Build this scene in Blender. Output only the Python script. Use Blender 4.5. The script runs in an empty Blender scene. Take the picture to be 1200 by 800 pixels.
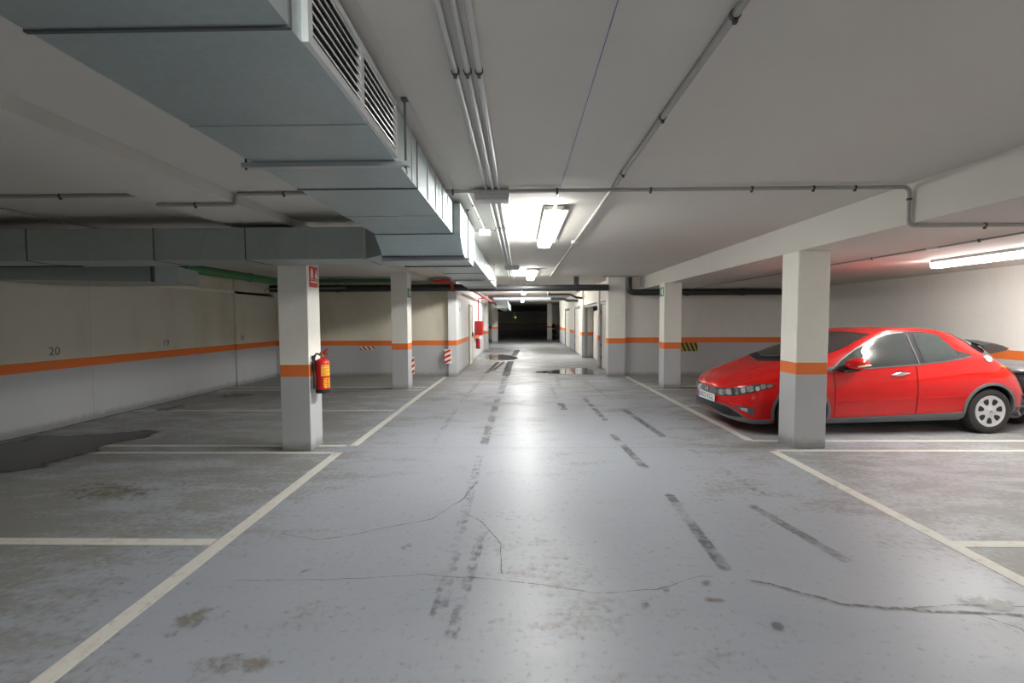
import bpy, bmesh, math, random
from mathutils import Vector, Matrix
random.seed(7)
SC = bpy.context.scene
COL = SC.collection
PI = math.pi

# ------------------------------------------------------------------ helpers
def finish(bm, name, mats, parent=None, smooth=True, angle=32):
    bmesh.ops.recalc_face_normals(bm, faces=bm.faces)
    me = bpy.data.meshes.new(name)
    if smooth:
        lim = math.radians(angle)
        for f in bm.faces: f.smooth = True
        for e in bm.edges:
            if len(e.link_faces) == 2: e.smooth = e.calc_face_angle(0) < lim
            else: e.smooth = False
    bm.to_mesh(me); bm.free()
    if not isinstance(mats, (list, tuple)): mats = [mats]
    for m in mats: me.materials.append(m)
    o = bpy.data.objects.new(name, me)
    COL.objects.link(o)
    if parent is not None: o.parent = parent
    return o

def empty(name, loc=(0, 0, 0), rz=0):
    o = bpy.data.objects.new(name, None); COL.objects.link(o)
    o.location = loc; o.rotation_euler = (0, 0, rz); o.empty_display_size = .1
    return o

def tag(o, label=None, cat=None, group=None, kind=None):
    if label: o['label'] = label
    if cat: o['category'] = cat
    if group: o['group'] = group
    if kind: o['kind'] = kind
    return o

def B(): return bmesh.new()

def box(bm, x0, x1, y0, y1, z0, z1, bev=0, mi=0, seg=1):
    r = bmesh.ops.create_cube(bm, size=1)
    vs = r['verts']
    for v in vs:
        v.co = Vector(((x0+x1)/2 + v.co.x*(x1-x0), (y0+y1)/2 + v.co.y*(y1-y0), (z0+z1)/2 + v.co.z*(z1-z0)))
    fs = set(f for v in vs for f in v.link_faces)
    if bev > 0:
        es = list(set(e for v in vs for e in v.link_edges))
        r2 = bmesh.ops.bevel(bm, geom=es, offset=bev, segments=seg, affect='EDGES', profile=.5)
        fs = set(f for f in fs if f.is_valid) | set(r2['faces'])
    for f in fs: f.material_index = mi
    return vs

def tube(bm, pts, r, n=10, mi=0, caps=True):
    """round tube along a polyline"""
    pts = [Vector(p) for p in pts]
    rings = []
    prev = None
    for i, p in enumerate(pts):
        if i == 0: d = pts[1]-p
        elif i == len(pts)-1: d = p-pts[i-1]
        else: d = (pts[i+1]-p).normalized() + (p-pts[i-1]).normalized()
        d.normalize()
        if prev is None:
            a = Vector((0, 0, 1)) if abs(d.z) < .9 else Vector((1, 0, 0))
            s = d.cross(a).normalized()
        else:
            s = (prev - d*prev.dot(d)).normalized()
        prev = s
        t = d.cross(s).normalized()
        k = 1.0
        if 0 < i < len(pts)-1:
            c = (pts[i+1]-p).normalized().dot((p-pts[i-1]).normalized())
            k = 1/max(.5, math.sqrt(max(.01, (1+c)/2)))
        rr = r[i] if isinstance(r, (list, tuple)) else r
        rings.append([bm.verts.new(p + (s*math.cos(2*PI*j/n) + t*math.sin(2*PI*j/n))*rr*(1+(k-1)*.6)) for j in range(n)])
    for a, b in zip(rings, rings[1:]):
        for j in range(n):
            f = bm.faces.new((a[j], a[(j+1) % n], b[(j+1) % n], b[j])); f.material_index = mi
    if caps:
        f = bm.faces.new(rings[0][::-1]); f.material_index = mi
        f = bm.faces.new(rings[-1]); f.material_index = mi

def arc_path(pts, rad=.05, n=4):
    """round the corners of a polyline"""
    pts = [Vector(p) for p in pts]
    out = [pts[0]]
    for a, b, c in zip(pts, pts[1:], pts[2:]):
        d1 = (a-b).normalized(); d2 = (c-b).normalized()
        p1 = b+d1*rad; p2 = b+d2*rad
        for k in range(n+1):
            t = k/n
            out.append(p1*(1-t)**2 + b*2*t*(1-t) + p2*t*t)
    out.append(pts[-1])
    return out

def lathe(bm, prof, n=24, axis='Z', center=(0, 0, 0), mi=0):
    """prof: list of (radius, along)"""
    c = Vector(center)
    def P(r, h, a):
        x, y = r*math.cos(a), r*math.sin(a)
        if axis == 'Z': return c+Vector((x, y, h))
        if axis == 'Y': return c+Vector((x, h, y))
        return c+Vector((h, x, y))
    rings = []
    for r, h in prof:
        if r < 1e-6: rings.append([bm.verts.new(P(0, h, 0))])
        else: rings.append([bm.verts.new(P(r, h, 2*PI*j/n)) for j in range(n)])
    for a, b in zip(rings, rings[1:]):
        for j in range(n):
            k = (j+1) % n
            if len(a) == 1 and len(b) == 1: continue
            if len(a) == 1: f = bm.faces.new((a[0], b[k], b[j]))
            elif len(b) == 1: f = bm.faces.new((a[j], a[k], b[0]))
            else: f = bm.faces.new((a[j], a[k], b[k], b[j]))
            f.material_index = mi

def prism(bm, poly, fn, depth, mi=0):
    """poly: 2-D outline; fn(a,b,d) -> world point; extruded from d=0 to d=depth"""
    lo = [bm.verts.new(fn(a, b, 0)) for a, b in poly]
    hi = [bm.verts.new(fn(a, b, depth)) for a, b in poly]
    n = len(poly)
    fs = [bm.faces.new(lo[::-1]), bm.faces.new(hi)]
    for i in range(n):
        fs.append(bm.faces.new((lo[i], lo[(i+1) % n], hi[(i+1) % n], hi[i])))
    for f in fs: f.material_index = mi

def quick(name, mat, parent, *boxes, bev=0):
    bm = B()
    for b in boxes: box(bm, *b, bev=bev)
    return finish(bm, name, mat, parent, smooth=bev > 0)

# ------------------------------------------------------------------ materials
def mat_new(name):
    m = bpy.data.materials.new(name); m.use_nodes = True
    nt = m.node_tree
    return m, nt, nt.nodes['Principled BSDF']

class N:
    """small node-building helper"""
    def __init__(s, nt): s.nt = nt
    def add(s, t, **kw):
        n = s.nt.nodes.new(t)
        for k, v in kw.items(): setattr(n, k, v)
        return n
    def L(s, a, b): s.nt.links.new(a, b)
    def math(s, op, a, b=None, clamp=False):
        n = s.add('ShaderNodeMath', operation=op); n.use_clamp = clamp
        for i, v in enumerate((a, b)):
            if v is None: continue
            if isinstance(v, (int, float)): n.inputs[i].default_value = v
            else: s.L(v, n.inputs[i])
        return n.outputs[0]
    def mix(s, f, a, b):
        n = s.add('ShaderNodeMix', data_type='RGBA')
        for i, v in ((0, f), (6, a), (7, b)):
            if isinstance(v, (int, float)): n.inputs[i].default_value = v
            elif isinstance(v, tuple): n.inputs[i].default_value = (*v, 1)
            else: s.L(v, n.inputs[i])
        return n.outputs[2]
    def pos(s): return s.add('ShaderNodeNewGeometry').outputs['Position']
    def noise(s, vec, scale, detail=4, rough=.55, stretch=None):
        if stretch:
            m = s.add('ShaderNodeMapping'); m.inputs['Scale'].default_value = stretch
            s.L(vec, m.inputs['Vector']); vec = m.outputs[0]
        n = s.add('ShaderNodeTexNoise'); n.inputs['Scale'].default_value = scale
        n.inputs['Detail'].default_value = detail; n.inputs['Roughness'].default_value = rough
        s.L(vec, n.inputs['Vector']); return n.outputs['Fac']
    def ramp(s, f, lo, hi):
        n = s.add('ShaderNodeMapRange'); n.interpolation_type = 'SMOOTHSTEP'
        s.L(f, n.inputs[0]); n.inputs[1].default_value = lo; n.inputs[2].default_value = hi
        return n.outputs[0]
    def bump(s, h, strength, dist, bsdf):
        n = s.add('ShaderNodeBump'); n.inputs['Strength'].default_value = strength
        n.inputs['Distance'].default_value = dist
        s.L(h, n.inputs['Height']); s.L(n.outputs[0], bsdf.inputs['Normal'])

def plain(name, col, rough=.5, metal=0, coat=0, spec=.5, var=.06, scale=14, emit=None):
    """colour with a little procedural mottling"""
    m, nt, b = mat_new(name); g = N(nt)
    tc = g.add('ShaderNodeTexCoord').outputs['Object']
    f = g.noise(tc, scale)
    dark = tuple(c*(1-var) for c in col); lite = tuple(min(1, c*(1+var)) for c in col)
    g.L(g.mix(f, dark, lite), b.inputs['Base Color'])
    b.inputs['Roughness'].default_value = rough; b.inputs['Metallic'].default_value = metal
    b.inputs['Coat Weight'].default_value = coat; b.inputs['Coat Roughness'].default_value = .04
    b.inputs['Specular IOR Level'].default_value = spec
    if emit:
        b.inputs['Emission Color'].default_value = (*emit[0], 1); b.inputs['Emission Strength'].default_value = emit[1]
    return m

ORANGE = (.80, .17, .015)
def banded(name, z0, z1, upper, lower, stain=.25, streak=False):
    m, nt, b = mat_new(name); g = N(nt)
    p = g.pos()
    sep = g.add('ShaderNodeSeparateXYZ'); g.L(p, sep.inputs[0]); z = sep.outputs[2]
    wob = g.math('MULTIPLY', g.math('SUBTRACT', g.noise(p, 6), .5), .008)
    zz = g.math('ADD', z, wob)
    a = g.math('GREATER_THAN', zz, z0); c = g.math('GREATER_THAN', zz, z1)
    n1 = g.noise(p, 1.1, 5, .6, (1, 1, .35) if streak else None)
    n2 = g.noise(p, 9, 4)
    up = g.mix(g.math('MULTIPLY', g.ramp(n1, .42, .75), stain), upper, tuple(u*k for u, k in zip(upper, (.72, .68, .60))))
    lo = g.mix(g.math('MULTIPLY', g.ramp(n1, .45, .8), stain), lower, tuple(u*.78 for u in lower))
    # grime near the floor
    gr = g.math('MULTIPLY', g.ramp(g.math('ADD', z, g.math('MULTIPLY', n2, -.12)), .09, -.03), .6)
    lo = g.mix(gr, lo, (.13, .12, .10))
    col = g.mix(c, g.mix(a, lo, ORANGE), up)
    col = g.mix(g.math('MULTIPLY', n2, .14), col, (.35, .33, .30))
    g.L(col, b.inputs['Base Color']); b.inputs['Roughness'].default_value = .62
    g.bump(n2, .15, .01, b)
    return m

UP = (.80, .78, .72); LOW = (.47, .48, .50)
M = {}
M['wall_left'] = banded('left wall paint', .875, 1.015, (.68, .66, .58), (.42, .43, .45), .5, True)
M['wall_back'] = banded('back wall left paint', .87, 1.01, (.76, .71, .58), (.47, .48, .50), .75, True)
M['wall_block'] = banded('block paint', .87, 1.01, (.86, .86, .85), (.55, .56, .58), .1)
M['wall_right'] = banded('right wall paint', .92, 1.07, (.74, .72, .68), (.47, .475, .49), .2, True)
M['column'] = banded('column paint', .91, 1.055, UP, LOW, .12)
M['corridor'] = banded('corridor wall paint', .90, 1.05, (.82, .79, .70), LOW, .25)

def ceil_mat():
    m, nt, b = mat_new('ceiling paint'); g = N(nt); p = g.pos()
    n1 = g.noise(p, .7, 5); n2 = g.noise(p, 40, 3); n3 = g.noise(p, 3.0, 3, .5, (.25, 1, 1))
    col = g.mix(g.math('MULTIPLY', g.ramp(n1, .35, .8), .35), (.63, .60, .55), (.55, .52, .475))
    col = g.mix(g.math('MULTIPLY', g.ramp(n3, .5, .8), .12), col, (.5, .48, .45))
    g.L(col, b.inputs['Base Color']); b.inputs['Roughness'].default_value = .75
    g.bump(n2, .08, .01, b); return m
M['ceiling'] = ceil_mat()

def floor_mat():
    m, nt, b = mat_new('painted concrete floor'); g = N(nt); p = g.pos()
    sep = g.add('ShaderNodeSeparateXYZ'); g.L(p, sep.inputs[0]); x, y = sep.outputs[0], sep.outputs[1]
    big = g.noise(p, .55, 6, .62); mid = g.noise(p, 2.1, 6, .6, (.55, 1.5, 1)); fine = g.noise(p, 22, 5, .65)
    swirl = g.noise(p, 1.3, 8, .7, (1, 2.6, 1))
    # dirt lies thicker in the bays than in the driven lane
    off = g.math('ABSOLUTE', g.math('SUBTRACT', x, .4))
    bay = g.ramp(off, 1.5, 3.6)
    far = g.ramp(y, 6.0, 13.0)
    dirtm = g.math('ADD', g.math('MULTIPLY', bay, .12), g.math('ADD', g.math('MULTIPLY', far, .10), g.math('MULTIPLY', g.math('SUBTRACT', fine, .53), .30)))
    d = g.ramp(g.math('ADD', g.math('ADD', g.math('MULTIPLY', big, .5), g.math('MULTIPLY', swirl, .5)), dirtm), .50, .66)
    base = g.mix(mid, (.282, .306, .352), (.343, .362, .402))
    col = g.mix(g.math('MULTIPLY', d, .85), base, (.205, .203, .180))
    lightscuff = g.math('MULTIPLY', g.ramp(swirl, .56, .72), .35)
    col = g.mix(lightscuff, col, (.37, .385, .415))
    col = g.mix(g.math('MULTIPLY', g.ramp(fine, .56, .72), .4), col, (.13, .12, .105))
    g.L(col, b.inputs['Base Color'])
    r = g.math('ADD', g.math('MULTIPLY', mid, .22), g.math('ADD', g.math('MULTIPLY', d, .14), .29))
    g.L(r, b.inputs['Roughness'])
    b.inputs['Specular IOR Level'].default_value = .5
    g.bump(g.math('ADD', g.math('MULTIPLY', fine, .4), mid), .12, .012, b)
    return m
M['floor'] = floor_mat()

def decal(name, col, rough, strength, lo, hi, scale=9, fade=.5, stretch=None, spec=.5, patchy=False):
    """thin worn mark: noise-broken coverage, fading to its rim (UV.y runs 0..1 across)"""
    m, nt, b = mat_new(name); g = N(nt); p = g.pos()
    uv = g.add('ShaderNodeUVMap').outputs[0]
    s = g.add('ShaderNodeSeparateXYZ'); g.L(uv, s.inputs[0])
    rim = g.math('SUBTRACT', 1.0, g.math('ABSOLUTE', g.math('SUBTRACT', g.math('MULTIPLY', s.outputs[1], 2), 1)))
    n = g.noise(p, scale, 6, .65, stretch)
    end = g.math('MULTIPLY', s.outputs[0], 1.0)
    cov = g.ramp(g.math('ADD', n, g.math('MULTIPLY', g.math('SUBTRACT', g.math('MULTIPLY', g.ramp(rim, 0, fade), g.ramp(end, 0, .25)), 1), .5)), lo, hi)
    if patchy: cov = g.math('MULTIPLY', cov, g.ramp(g.noise(p, 2.3, 3), .36, .60))
    fac = g.math('MULTIPLY', cov, strength)
    b.inputs['Base Color'].default_value = (*col, 1); b.inputs['Roughness'].default_value = rough
    b.inputs['Specular IOR Level'].default_value = spec
    t = g.add('ShaderNodeBsdfTransparent'); mx = g.add('ShaderNodeMixShader')
    g.L(fac, mx.inputs[0]); g.L(t.outputs[0], mx.inputs[1]); g.L(b.outputs[0], mx.inputs[2])
    g.L(mx.outputs[0], nt.nodes['Material Output'].inputs[0]); return m
M['skid'] = decal('tyre rubber mark', (.11, .11, .105), .5, .55, .22, .60, 22, .6, patchy=True)
M['skid_wet'] = decal('dark wet tyre track', (.05, .05, .05), .22, .72, .18, .55, 9, .5)
M['skid_soft'] = decal('faint tyre mark', (.11, .11, .11), .5, .5, .42, .66, 15, .6, patchy=True)
M['crack'] = decal('crack', (.20, .165, .13), .8, .75, .26, .58, 26, .8)
M['stain_brown'] = decal('brown stain', (.24, .20, .14), .6, .55, .34, .60, 11, .9)
M['stain_grey'] = decal('grey oil stain', (.13, .13, .13), .35, .6, .34, .52, 7, .9)
M['puddle'] = decal('standing water', (.115, .115, .11), .02, .95, .22, .34, 2.2, .45, spec=.6)
M['wet'] = decal('wet dark patch', (.022, .022, .022), .32, .95, .05, .26, 2.0, .5, stretch=(.5, 1.6, 1))

def line_mat():
    m, nt, b = mat_new('worn line paint'); g = N(nt); p = g.pos()
    n = g.noise(p, 14, 6, .7); n2 = g.noise(p, 2.2, 4)
    w = g.math('MULTIPLY', g.ramp(g.math('ADD', n, g.math('MULTIPLY', n2, .35)), .68, .88), .75)
    col = g.mix(n2, (.56, .545, .50), (.66, .645, .60))
    col = g.mix(w, col, (.42, .40, .34)); g.L(col, b.inputs['Base Color'])
    b.inputs['Roughness'].default_value = .5; return m
M['line'] = line_mat()

def galv():
    m, nt, b = mat_new('galvanised sheet'); g = N(nt)
    p = g.pos()
    v = g.add('ShaderNodeTexVoronoi'); v.inputs['Scale'].default_value = 34; g.L(p, v.inputs['Vector'])
    n = g.noise(p, 2.2, 5)
    col = g.mix(g.math('MULTIPLY', v.outputs['Distance'], .6), (.40, .465, .465), (.48, .545, .545))
    col = g.mix(g.math('MULTIPLY', g.ramp(n, .4, .75), .35), col, (.36, .40, .41))
    g.L(col, b.inputs['Base Color']); b.inputs['Metallic'].default_value = .75
    g.L(g.math('ADD', g.math('MULTIPLY', n, .15), .38), b.inputs['Roughness'])
    g.bump(n, .15, .03, b); return m
M['galv'] = galv()
M['seam'] = plain('dark seam', (.10, .11, .115), .5, .4)
M['steel_edge'] = plain('bright steel flange', (.50, .53, .54), .35, .8)
M['conduit'] = plain('grey conduit', (.50, .50, .49), .42, .2)
M['conduit_dark'] = plain('dark conduit', (.36, .35, .33), .5, .1)
M['clamp'] = plain('black clamp', (.05, .05, .05), .5)
M['junction'] = plain('grey junction box plastic', (.48, .48, .47), .5)
M['white_plastic'] = plain('white plastic', (.80, .80, .80), .4)
M['drain'] = plain('dark drain pipe', (.03, .031, .034), .4)
M['green'] = plain('green plastic pipe', (.03, .16, .05), .4)
M['red_paint'] = plain('red enamel', (.62, .015, .012), .28, 0, .3)
M['red_pipe'] = plain('red pipe paint', (.55, .05, .04), .4)
M['black'] = plain('black rubber', (.018, .018, .018), .55)
M['yellow'] = plain('yellow print', (.86, .55, .03), .45)
M['sign_red'] = plain('sign red', (.66, .03, .02), .4)
M['sign_white'] = plain('sign white', (.85, .84, .78), .4)
M['sign_green'] = plain('sign green', (.01, .20, .075), .4)
M['sign_yellow'] = plain('hazard yellow', (.42, .33, .03), .5)
M['sign_black'] = plain('hazard black', (.03, .03, .03), .5)
M['brass'] = plain('brass valve', (.65, .48, .2), .3, .9)
M['numeral'] = plain('stencil grey paint', (.16, .15, .14), .7)
M['blue_wire'] = plain('blue wire', (.20, .19, .48), .5)
M['slat'] = plain('grille aluminium', (.66, .68, .68), .35, .5)
M['hole_shade'] = plain('painted hole shade', (.012, .012, .013), .8)  # near-black colour standing for the shade inside slots and openings
M['door_white'] = plain('door white', (.74, .72, .66), .45)
M['door_grey'] = plain('door grey beige', (.52, .50, .45), .5)
M['door_frame'] = plain('door frame grey', (.20, .21, .22), .5)
M['blue_tube'] = plain('silver blue tube', (.62, .66, .78), .3, .6)
E_LAMP = 13.0
M['lamp_on'] = plain('lit diffuser', (.9, .9, .9), .4, emit=((1, .992, .945), E_LAMP))
M['lamp_side'] = plain('lit prismatic side lens', (.9, .9, .9), .4, emit=((1, .992, .945), E_LAMP*3.4))
M['lamp_side_dim'] = plain('lit side lens facing the wing', (.9, .9, .9), .4, emit=((1, .992, .945), E_LAMP*.55))
M['lamp_low'] = plain('lit side lens of the bay lamp', (.9, .9, .9), .4, emit=((1, .99, .95), 4.0))
M['lamp_on_right'] = plain('lit diffuser bay', (.9, .9, .9), .4, emit=((1, .99, .95), E_LAMP*2.1))
M['lamp_far'] = plain('lit diffuser far', (.9, .9, .9), .4, emit=((1, .992, .945), E_LAMP*2.6))
M['fill_lamp'] = plain('added fill diffuser', (.9, .9, .9), .4, emit=((1, .95, .9), 2.2))
M['lamp_off'] = plain('unlit diffuser', (.62, .63, .58), .35)
M['lamp_body'] = plain('lamp body grey', (.40, .40, .40), .45)

# ------------------------------------------------------------------ room
CZ = 2.74      # ceiling height
LZ = 2.40      # lower ceiling of the right bay
XR, XL = 7.75, -6.93
YB = 12.65     # cross wall
Y0 = -6.5      # wall behind

def structure(name, mat, label, cat, *boxes, bev=0):
    o = quick(name, mat, None, *boxes, bev=bev)
    return tag(o, label, cat, kind='structure')

floor = structure('floor', M['floor'], 'blue-grey painted concrete floor with worn tyre marks and cracks', 'floor', (-9, 9.5, Y0-.2, 62, -.2, 0))
ceil_o = structure('ceiling', M['ceiling'], 'off-white painted concrete ceiling over the driving lane and left bays', 'ceiling',
                   (-9, 9.5, Y0-.2, 62, CZ, CZ+.3))
structure('ceiling', M['ceiling'], 'lower off-white ceiling over the bay of the red car', 'ceiling', (3.34, XR+.1, Y0, YB+.05, LZ, CZ))
structure('concrete_beam', M['ceiling'], 'wide shallow white ceiling beam running above the left columns', 'beam', (-3.26, -2.56, Y0, YB+.05, 2.65, CZ))

structure('wall_left', M['wall_left'], 'left side wall, cream above an orange stripe and grey below', 'wall',
          (XL-.3, XL, Y0, 10.88, 0, CZ), (XL-.3, XL+.05, 10.88, YB+.1, 0, CZ))
wall_left = bpy.data.objects['wall_left']
structure('trim_1', plain('ledge lit tone', (.78, .76, .68), .6), 'pale ledge strip along the top of the left wall', 'ledge',  # paler colour stands for the lit underside of an overhang
          (XL, XL+.05, 6.2, 12.5, 2.24, 2.30))
structure('wall_right', M['wall_right'], 'right side wall behind the red car, white over an orange stripe', 'wall', (XR, XR+.3, Y0, YB+.1, 0, CZ))
structure('wall_back', M['wall_right'], 'plain wall closing the garage behind the viewpoint', 'wall', (-9, 9.5, Y0-.2, Y0, 0, CZ))
structure('wall_far_left', M['wall_back'], 'stained cream cross wall at the end of the left bays', 'wall', (XL, -2.0, YB, YB+.3, 0, CZ))
structure('wall_far_right', M['wall_right'], 'grey and white cross wall with orange stripe beyond the red car', 'wall', (2.86, XR, YB, YB+.3, 0, CZ))
structure('wall_corridor_left', M['wall_block'], 'bright white wall with orange stripe on the left of the passage', 'wall',
          (-2.0, -1.77, 12.55, 22.6, 0, CZ), (-2.0, -1.62, 22.6, 23.0, 0, CZ))
# wall with the roller doors: piers and lintel
pier_boxes = [(2.52, 2.95, 14.72, 15.02, 0, CZ), (2.50, 2.95, 18.5, 19.05, 0, CZ), (2.56, 2.95, 21.9, 23.7, 0, CZ), (2.60, 2.95, 26.8, 30.2, 0, CZ)]
structure('wall_corridor_right', M['corridor'], 'row of white piers with orange bands between the garage doors', 'wall',
          *pier_boxes, (2.57, 2.95, 12.9, 30.2, 2.14, CZ))
structure('concrete_column', M['column'], 'square end pier with orange band at the corner of the passage', 'column', (2.40, 2.87, 12.52, 12.86, 0, CZ))

def column(x0, x1, y0, y1, top, label):
    bm = B(); box(bm, x0, x1, y0, y1, 0, top, bev=.006)
    return tag(finish(bm, 'concrete_column', M['column']), label, 'column', kind='structure')
column(-2.92, -2.56, 5.44, 5.77, 2.65, 'near left column carrying the red fire extinguisher')
column(-2.92, -2.55, 10.24, 10.62, 2.65, 'far left column with a small green sign near its top')
column(3.34, 3.72, 5.56, 5.90, LZ, 'white column with orange band in front of the red car')
column(3.23, 3.62, 10.30, 10.66, LZ, 'far right column beside the yellow and black hazard board')

# the dim hall at the end of the passage
structure('wall_end_left', M['corridor'], 'dim striped wall closing the left bay far down the passage', 'wall', (-8.5, -2.0, 34, 34.3, 0, CZ))
structure('concrete_column', M['column'], 'pale column far down the passage on the left', 'column', (-1.95, -1.55, 31, 31.4, 0, CZ))
structure('wall_side_left', M['corridor'], 'outer wall of the left bay beyond the passage corner', 'wall', (-8.8, -8.5, 12.9, 60, 0, CZ))
structure('wall_side_right', M['corridor'], 'outer wall of the right side beyond the doors', 'wall', (3.9, 4.2, 30.2, 60, 0, CZ), (2.95, 3.9, 30.0, 30.2, 0, CZ))
structure('concrete_column', M['column'], 'pale column far down the passage beside the motorcycle', 'column', (2.0, 2.35, 34, 34.4, 0, CZ))
structure('wall_end_right', M['corridor'], 'grey wall behind the far dark motorcycle', 'wall', (2.35, 3.9, 38.2, 38.5, 0, CZ))
structure('wall_end', M['corridor'], 'unlit end wall with faint stripe at the far end', 'wall', (-8.5, 4.2, 58, 58.3, 0, CZ))
structure('concrete_beam', plain('dark beam tone', (.05, .05, .05), .8), 'dark downstand beam where the lit passage ends', 'beam', (-8.5, 3.9, 39.5, 39.9, 2.25, CZ))  # beam given a near-black colour

# ------------------------------------------------------------------ floor markings (parts of the floor)
def line(pts, w, label=None):
    """painted stripe through floor points, kept thin but solid"""
    bm = B()
    a, b = Vector((*pts[0], 0)), Vector((*pts[1], 0))
    d = (b-a).normalized(); s = Vector((-d.y, d.x, 0))*w/2
    z0, z1 = Vector((0, 0, .0005)), Vector((0, 0, .003))
    lo = [bm.verts.new(q+z0) for q in (a-s, b-s, b+s, a+s)]
    hi = [bm.verts.new(q+z1) for q in (a-s, b-s, b+s, a+s)]
    bm.faces.new(lo[::-1]); bm.faces.new(hi)
    for i in range(4): bm.faces.new((lo[i], lo[(i+1) % 4], hi[(i+1) % 4], hi[i]))
    o = finish(bm, 'painted_line', M['line'], floor, smooth=False)
    if label: o['label'] = label
    return o
line([(-2.06, -1.0), (-2.20, 5.37)], .105, 'white lane edge line in front on the left')
line([(-2.12, 5.66), (-2.12, 10.15)], .10, 'white lane edge line beyond the near left column')
line([(-2.11, 10.15), (-2.08, 12.5)], .10)
line([(3.03, -1.0), (3.03, 5.44)], .105, 'white lane edge line in front on the right')
line([(2.99, 5.93), (2.90, 12.5)], .10, 'white lane edge line beside the red car')
for y, x0 in ((-1.5, XL), (.85, XL), (3.165, XL), (5.35, -5.35), (5.66, -5.5), (7.89, XL), (10.19, XL), (10.6, XL)):
    line([(x0, y), (-2.22, y)], .095 if y in (.85, 3.165) else .07)
for y, x1 in ((-1.5, XR), (.85, XR), (3.19, XR), (5.47, XR), (5.91, XR), (8.3, XR), (10.2, XR), (10.72, XR)):
    line([(3.08 if y < 5.5 else 3.0, y), (x1, y)], .09 if y < 4 else .065)

def ribbon(name, pts, w, mat, jit=0, taper=True, label=None):
    bm = B(); uv = bm.loops.layers.uv.new('UVMap')
    P = []
    for a, b in zip(pts, pts[1:]):
        n = max(2, int(math.dist(a, b)/.09))
        for k in range(n):
            t = k/n; P.append(Vector((a[0]+(b[0]-a[0])*t+random.uniform(-jit, jit), a[1]+(b[1]-a[1])*t+random.uniform(-jit, jit)*.6, 0)))
    P.append(Vector((*pts[-1], 0)))
    rows = []; n = len(P)
    global DZ
    DZ += .00012
    for i, p in enumerate(P):
        d = (P[min(n-1, i+1)]-P[max(0, i-1)]).normalized(); s = Vector((-d.y, d.x, 0))
        ww = w[0]+(w[1]-w[0])*i/(n-1) if isinstance(w, tuple) else w
        if jit: ww *= random.uniform(.5, 1.5)
        e = min(i, n-1-i)/max(1, n-1)*4 if taper else 1
        rows.append([(bm.verts.new(p+s*ww*(k-.5)+Vector((0, 0, DZ))), (min(1, e), k)) for k in (0, .25, .5, .75, 1)])
    for a, b in zip(rows, rows[1:]):
        for k in range(4):
            q = (a[k], a[k+1], b[k+1], b[k])
            f = bm.faces.new([v for v, _ in q])
            for l, (_, u) in zip(f.loops, q): l[uv].uv = u
    o = finish(bm, name, mat, floor, smooth=False)
    if label: o['label'] = label
    return o
DZ = .0012

def blob_bm(outline, z):
    """patch fanned from its centre; UV.y = .5 in the middle, 0 at the rim"""
    bm = B(); uv = bm.loops.layers.uv.new('UVMap')
    n = len(outline); cx = sum(p[0] for p in outline)/n; cy = sum(p[1] for p in outline)/n
    rings = []
    for t in (.25, .5, .75, 1):
        rings.append([(bm.verts.new((cx+(p[0]-cx)*t, cy+(p[1]-cy)*t, z)), (1, .5*(1-t))) for p in outline])
    c = (bm.verts.new((cx, cy, z)), (1, .5))
    def face(q):
        f = bm.faces.new([v for v, _ in q])
        for l, (_, u) in zip(f.loops, q): l[uv].uv = u
    for i in range(n):
        j = (i+1) % n
        face((c, rings[0][i], rings[0][j]))
        for a, b in zip(rings, rings[1:]): face((a[i], b[i], b[j], a[j]))
    return bm
def smooth_outline(pts, n=5):
    out = []; L = len(pts)
    for i in range(L):
        p0, p1, p2, p3 = (pts[(i+k-1) % L] for k in range(4))
        for s in range(n):
            t = s/n
            out.append(tuple(.5*(2*p1[k]+(p2[k]-p0[k])*t+(2*p0[k]-5*p1[k]+4*p2[k]-p3[k])*t*t+(3*p1[k]-p0[k]-3*p2[k]+p3[k])*t**3) for k in (0, 1)))
    return out
def blob(name, pts, mat, parent=floor, label=None, cat=None):
    global DZ
    DZ += .00012
    o = finish(blob_bm(smooth_outline(pts), DZ), name, mat, parent, smooth=False)
    if parent is None: tag(o, label, cat)
    elif label: o['label'] = label
    return o

# tyre marks
for pts, w, m in [
    ([(1.345, 4.15), (1.30, 2.78)], (.13, .15), 'skid'), ([(1.26, 6.3), (1.33, 4.75)], (.13, .17), 'skid'),
    ([(1.28, 9.3), (1.33, 7.0)], .15, 'skid'), ([(1.62, 12.2), (1.80, 8.6)], .14, 'skid_soft'), ([(1.80, 8.3), (1.93, 6.0)], .17, 'skid'),
    ([(2.06, 5.6), (2.2, 4.0)], .15, 'skid_soft'), ([(1.95, 3.9), (2.15, 2.9)], .15, 'skid'),
    ([(-.38, 17.3), (-.42, 12.6)], .34, 'skid_wet'), ([(-.42, 13.0), (-.43, 9.5)], .26, 'skid'), ([(-.46, 9.3), (-.47, 5.6)], .19, 'skid'), ([(-.48, 5.4), (-.45, 2.2)], .17, 'skid_soft'),
    ([(-.82, 17.0), (-1.02, 13.2)], .20, 'skid_wet'), ([(-.62, 17.0), (-.86, 13.9)], .14, 'skid_wet'), ([(-1.05, 12.8), (-1.15, 8.3)], .22, 'skid_soft'), ([(-1.15, 8.2), (-1.12, 5.2)], .14, 'skid_soft'),
    ([(-.27, 3.7), (-.36, 2.1)], .13, 'skid_soft'), ([(-.15, 23.5), (-.3, 19.5)], .4, 'skid_wet'), ([(.72, 11.0), (.72, 9.0)], .18, 'skid_soft'),
    ([(.75, 8.6), (.77, 7.9)], .2, 'skid'), ([(1.0, 13.0), (.92, 10.6)], .2, 'skid_soft')]:
    ribbon('tyre_mark', pts, w, M[m])
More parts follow.
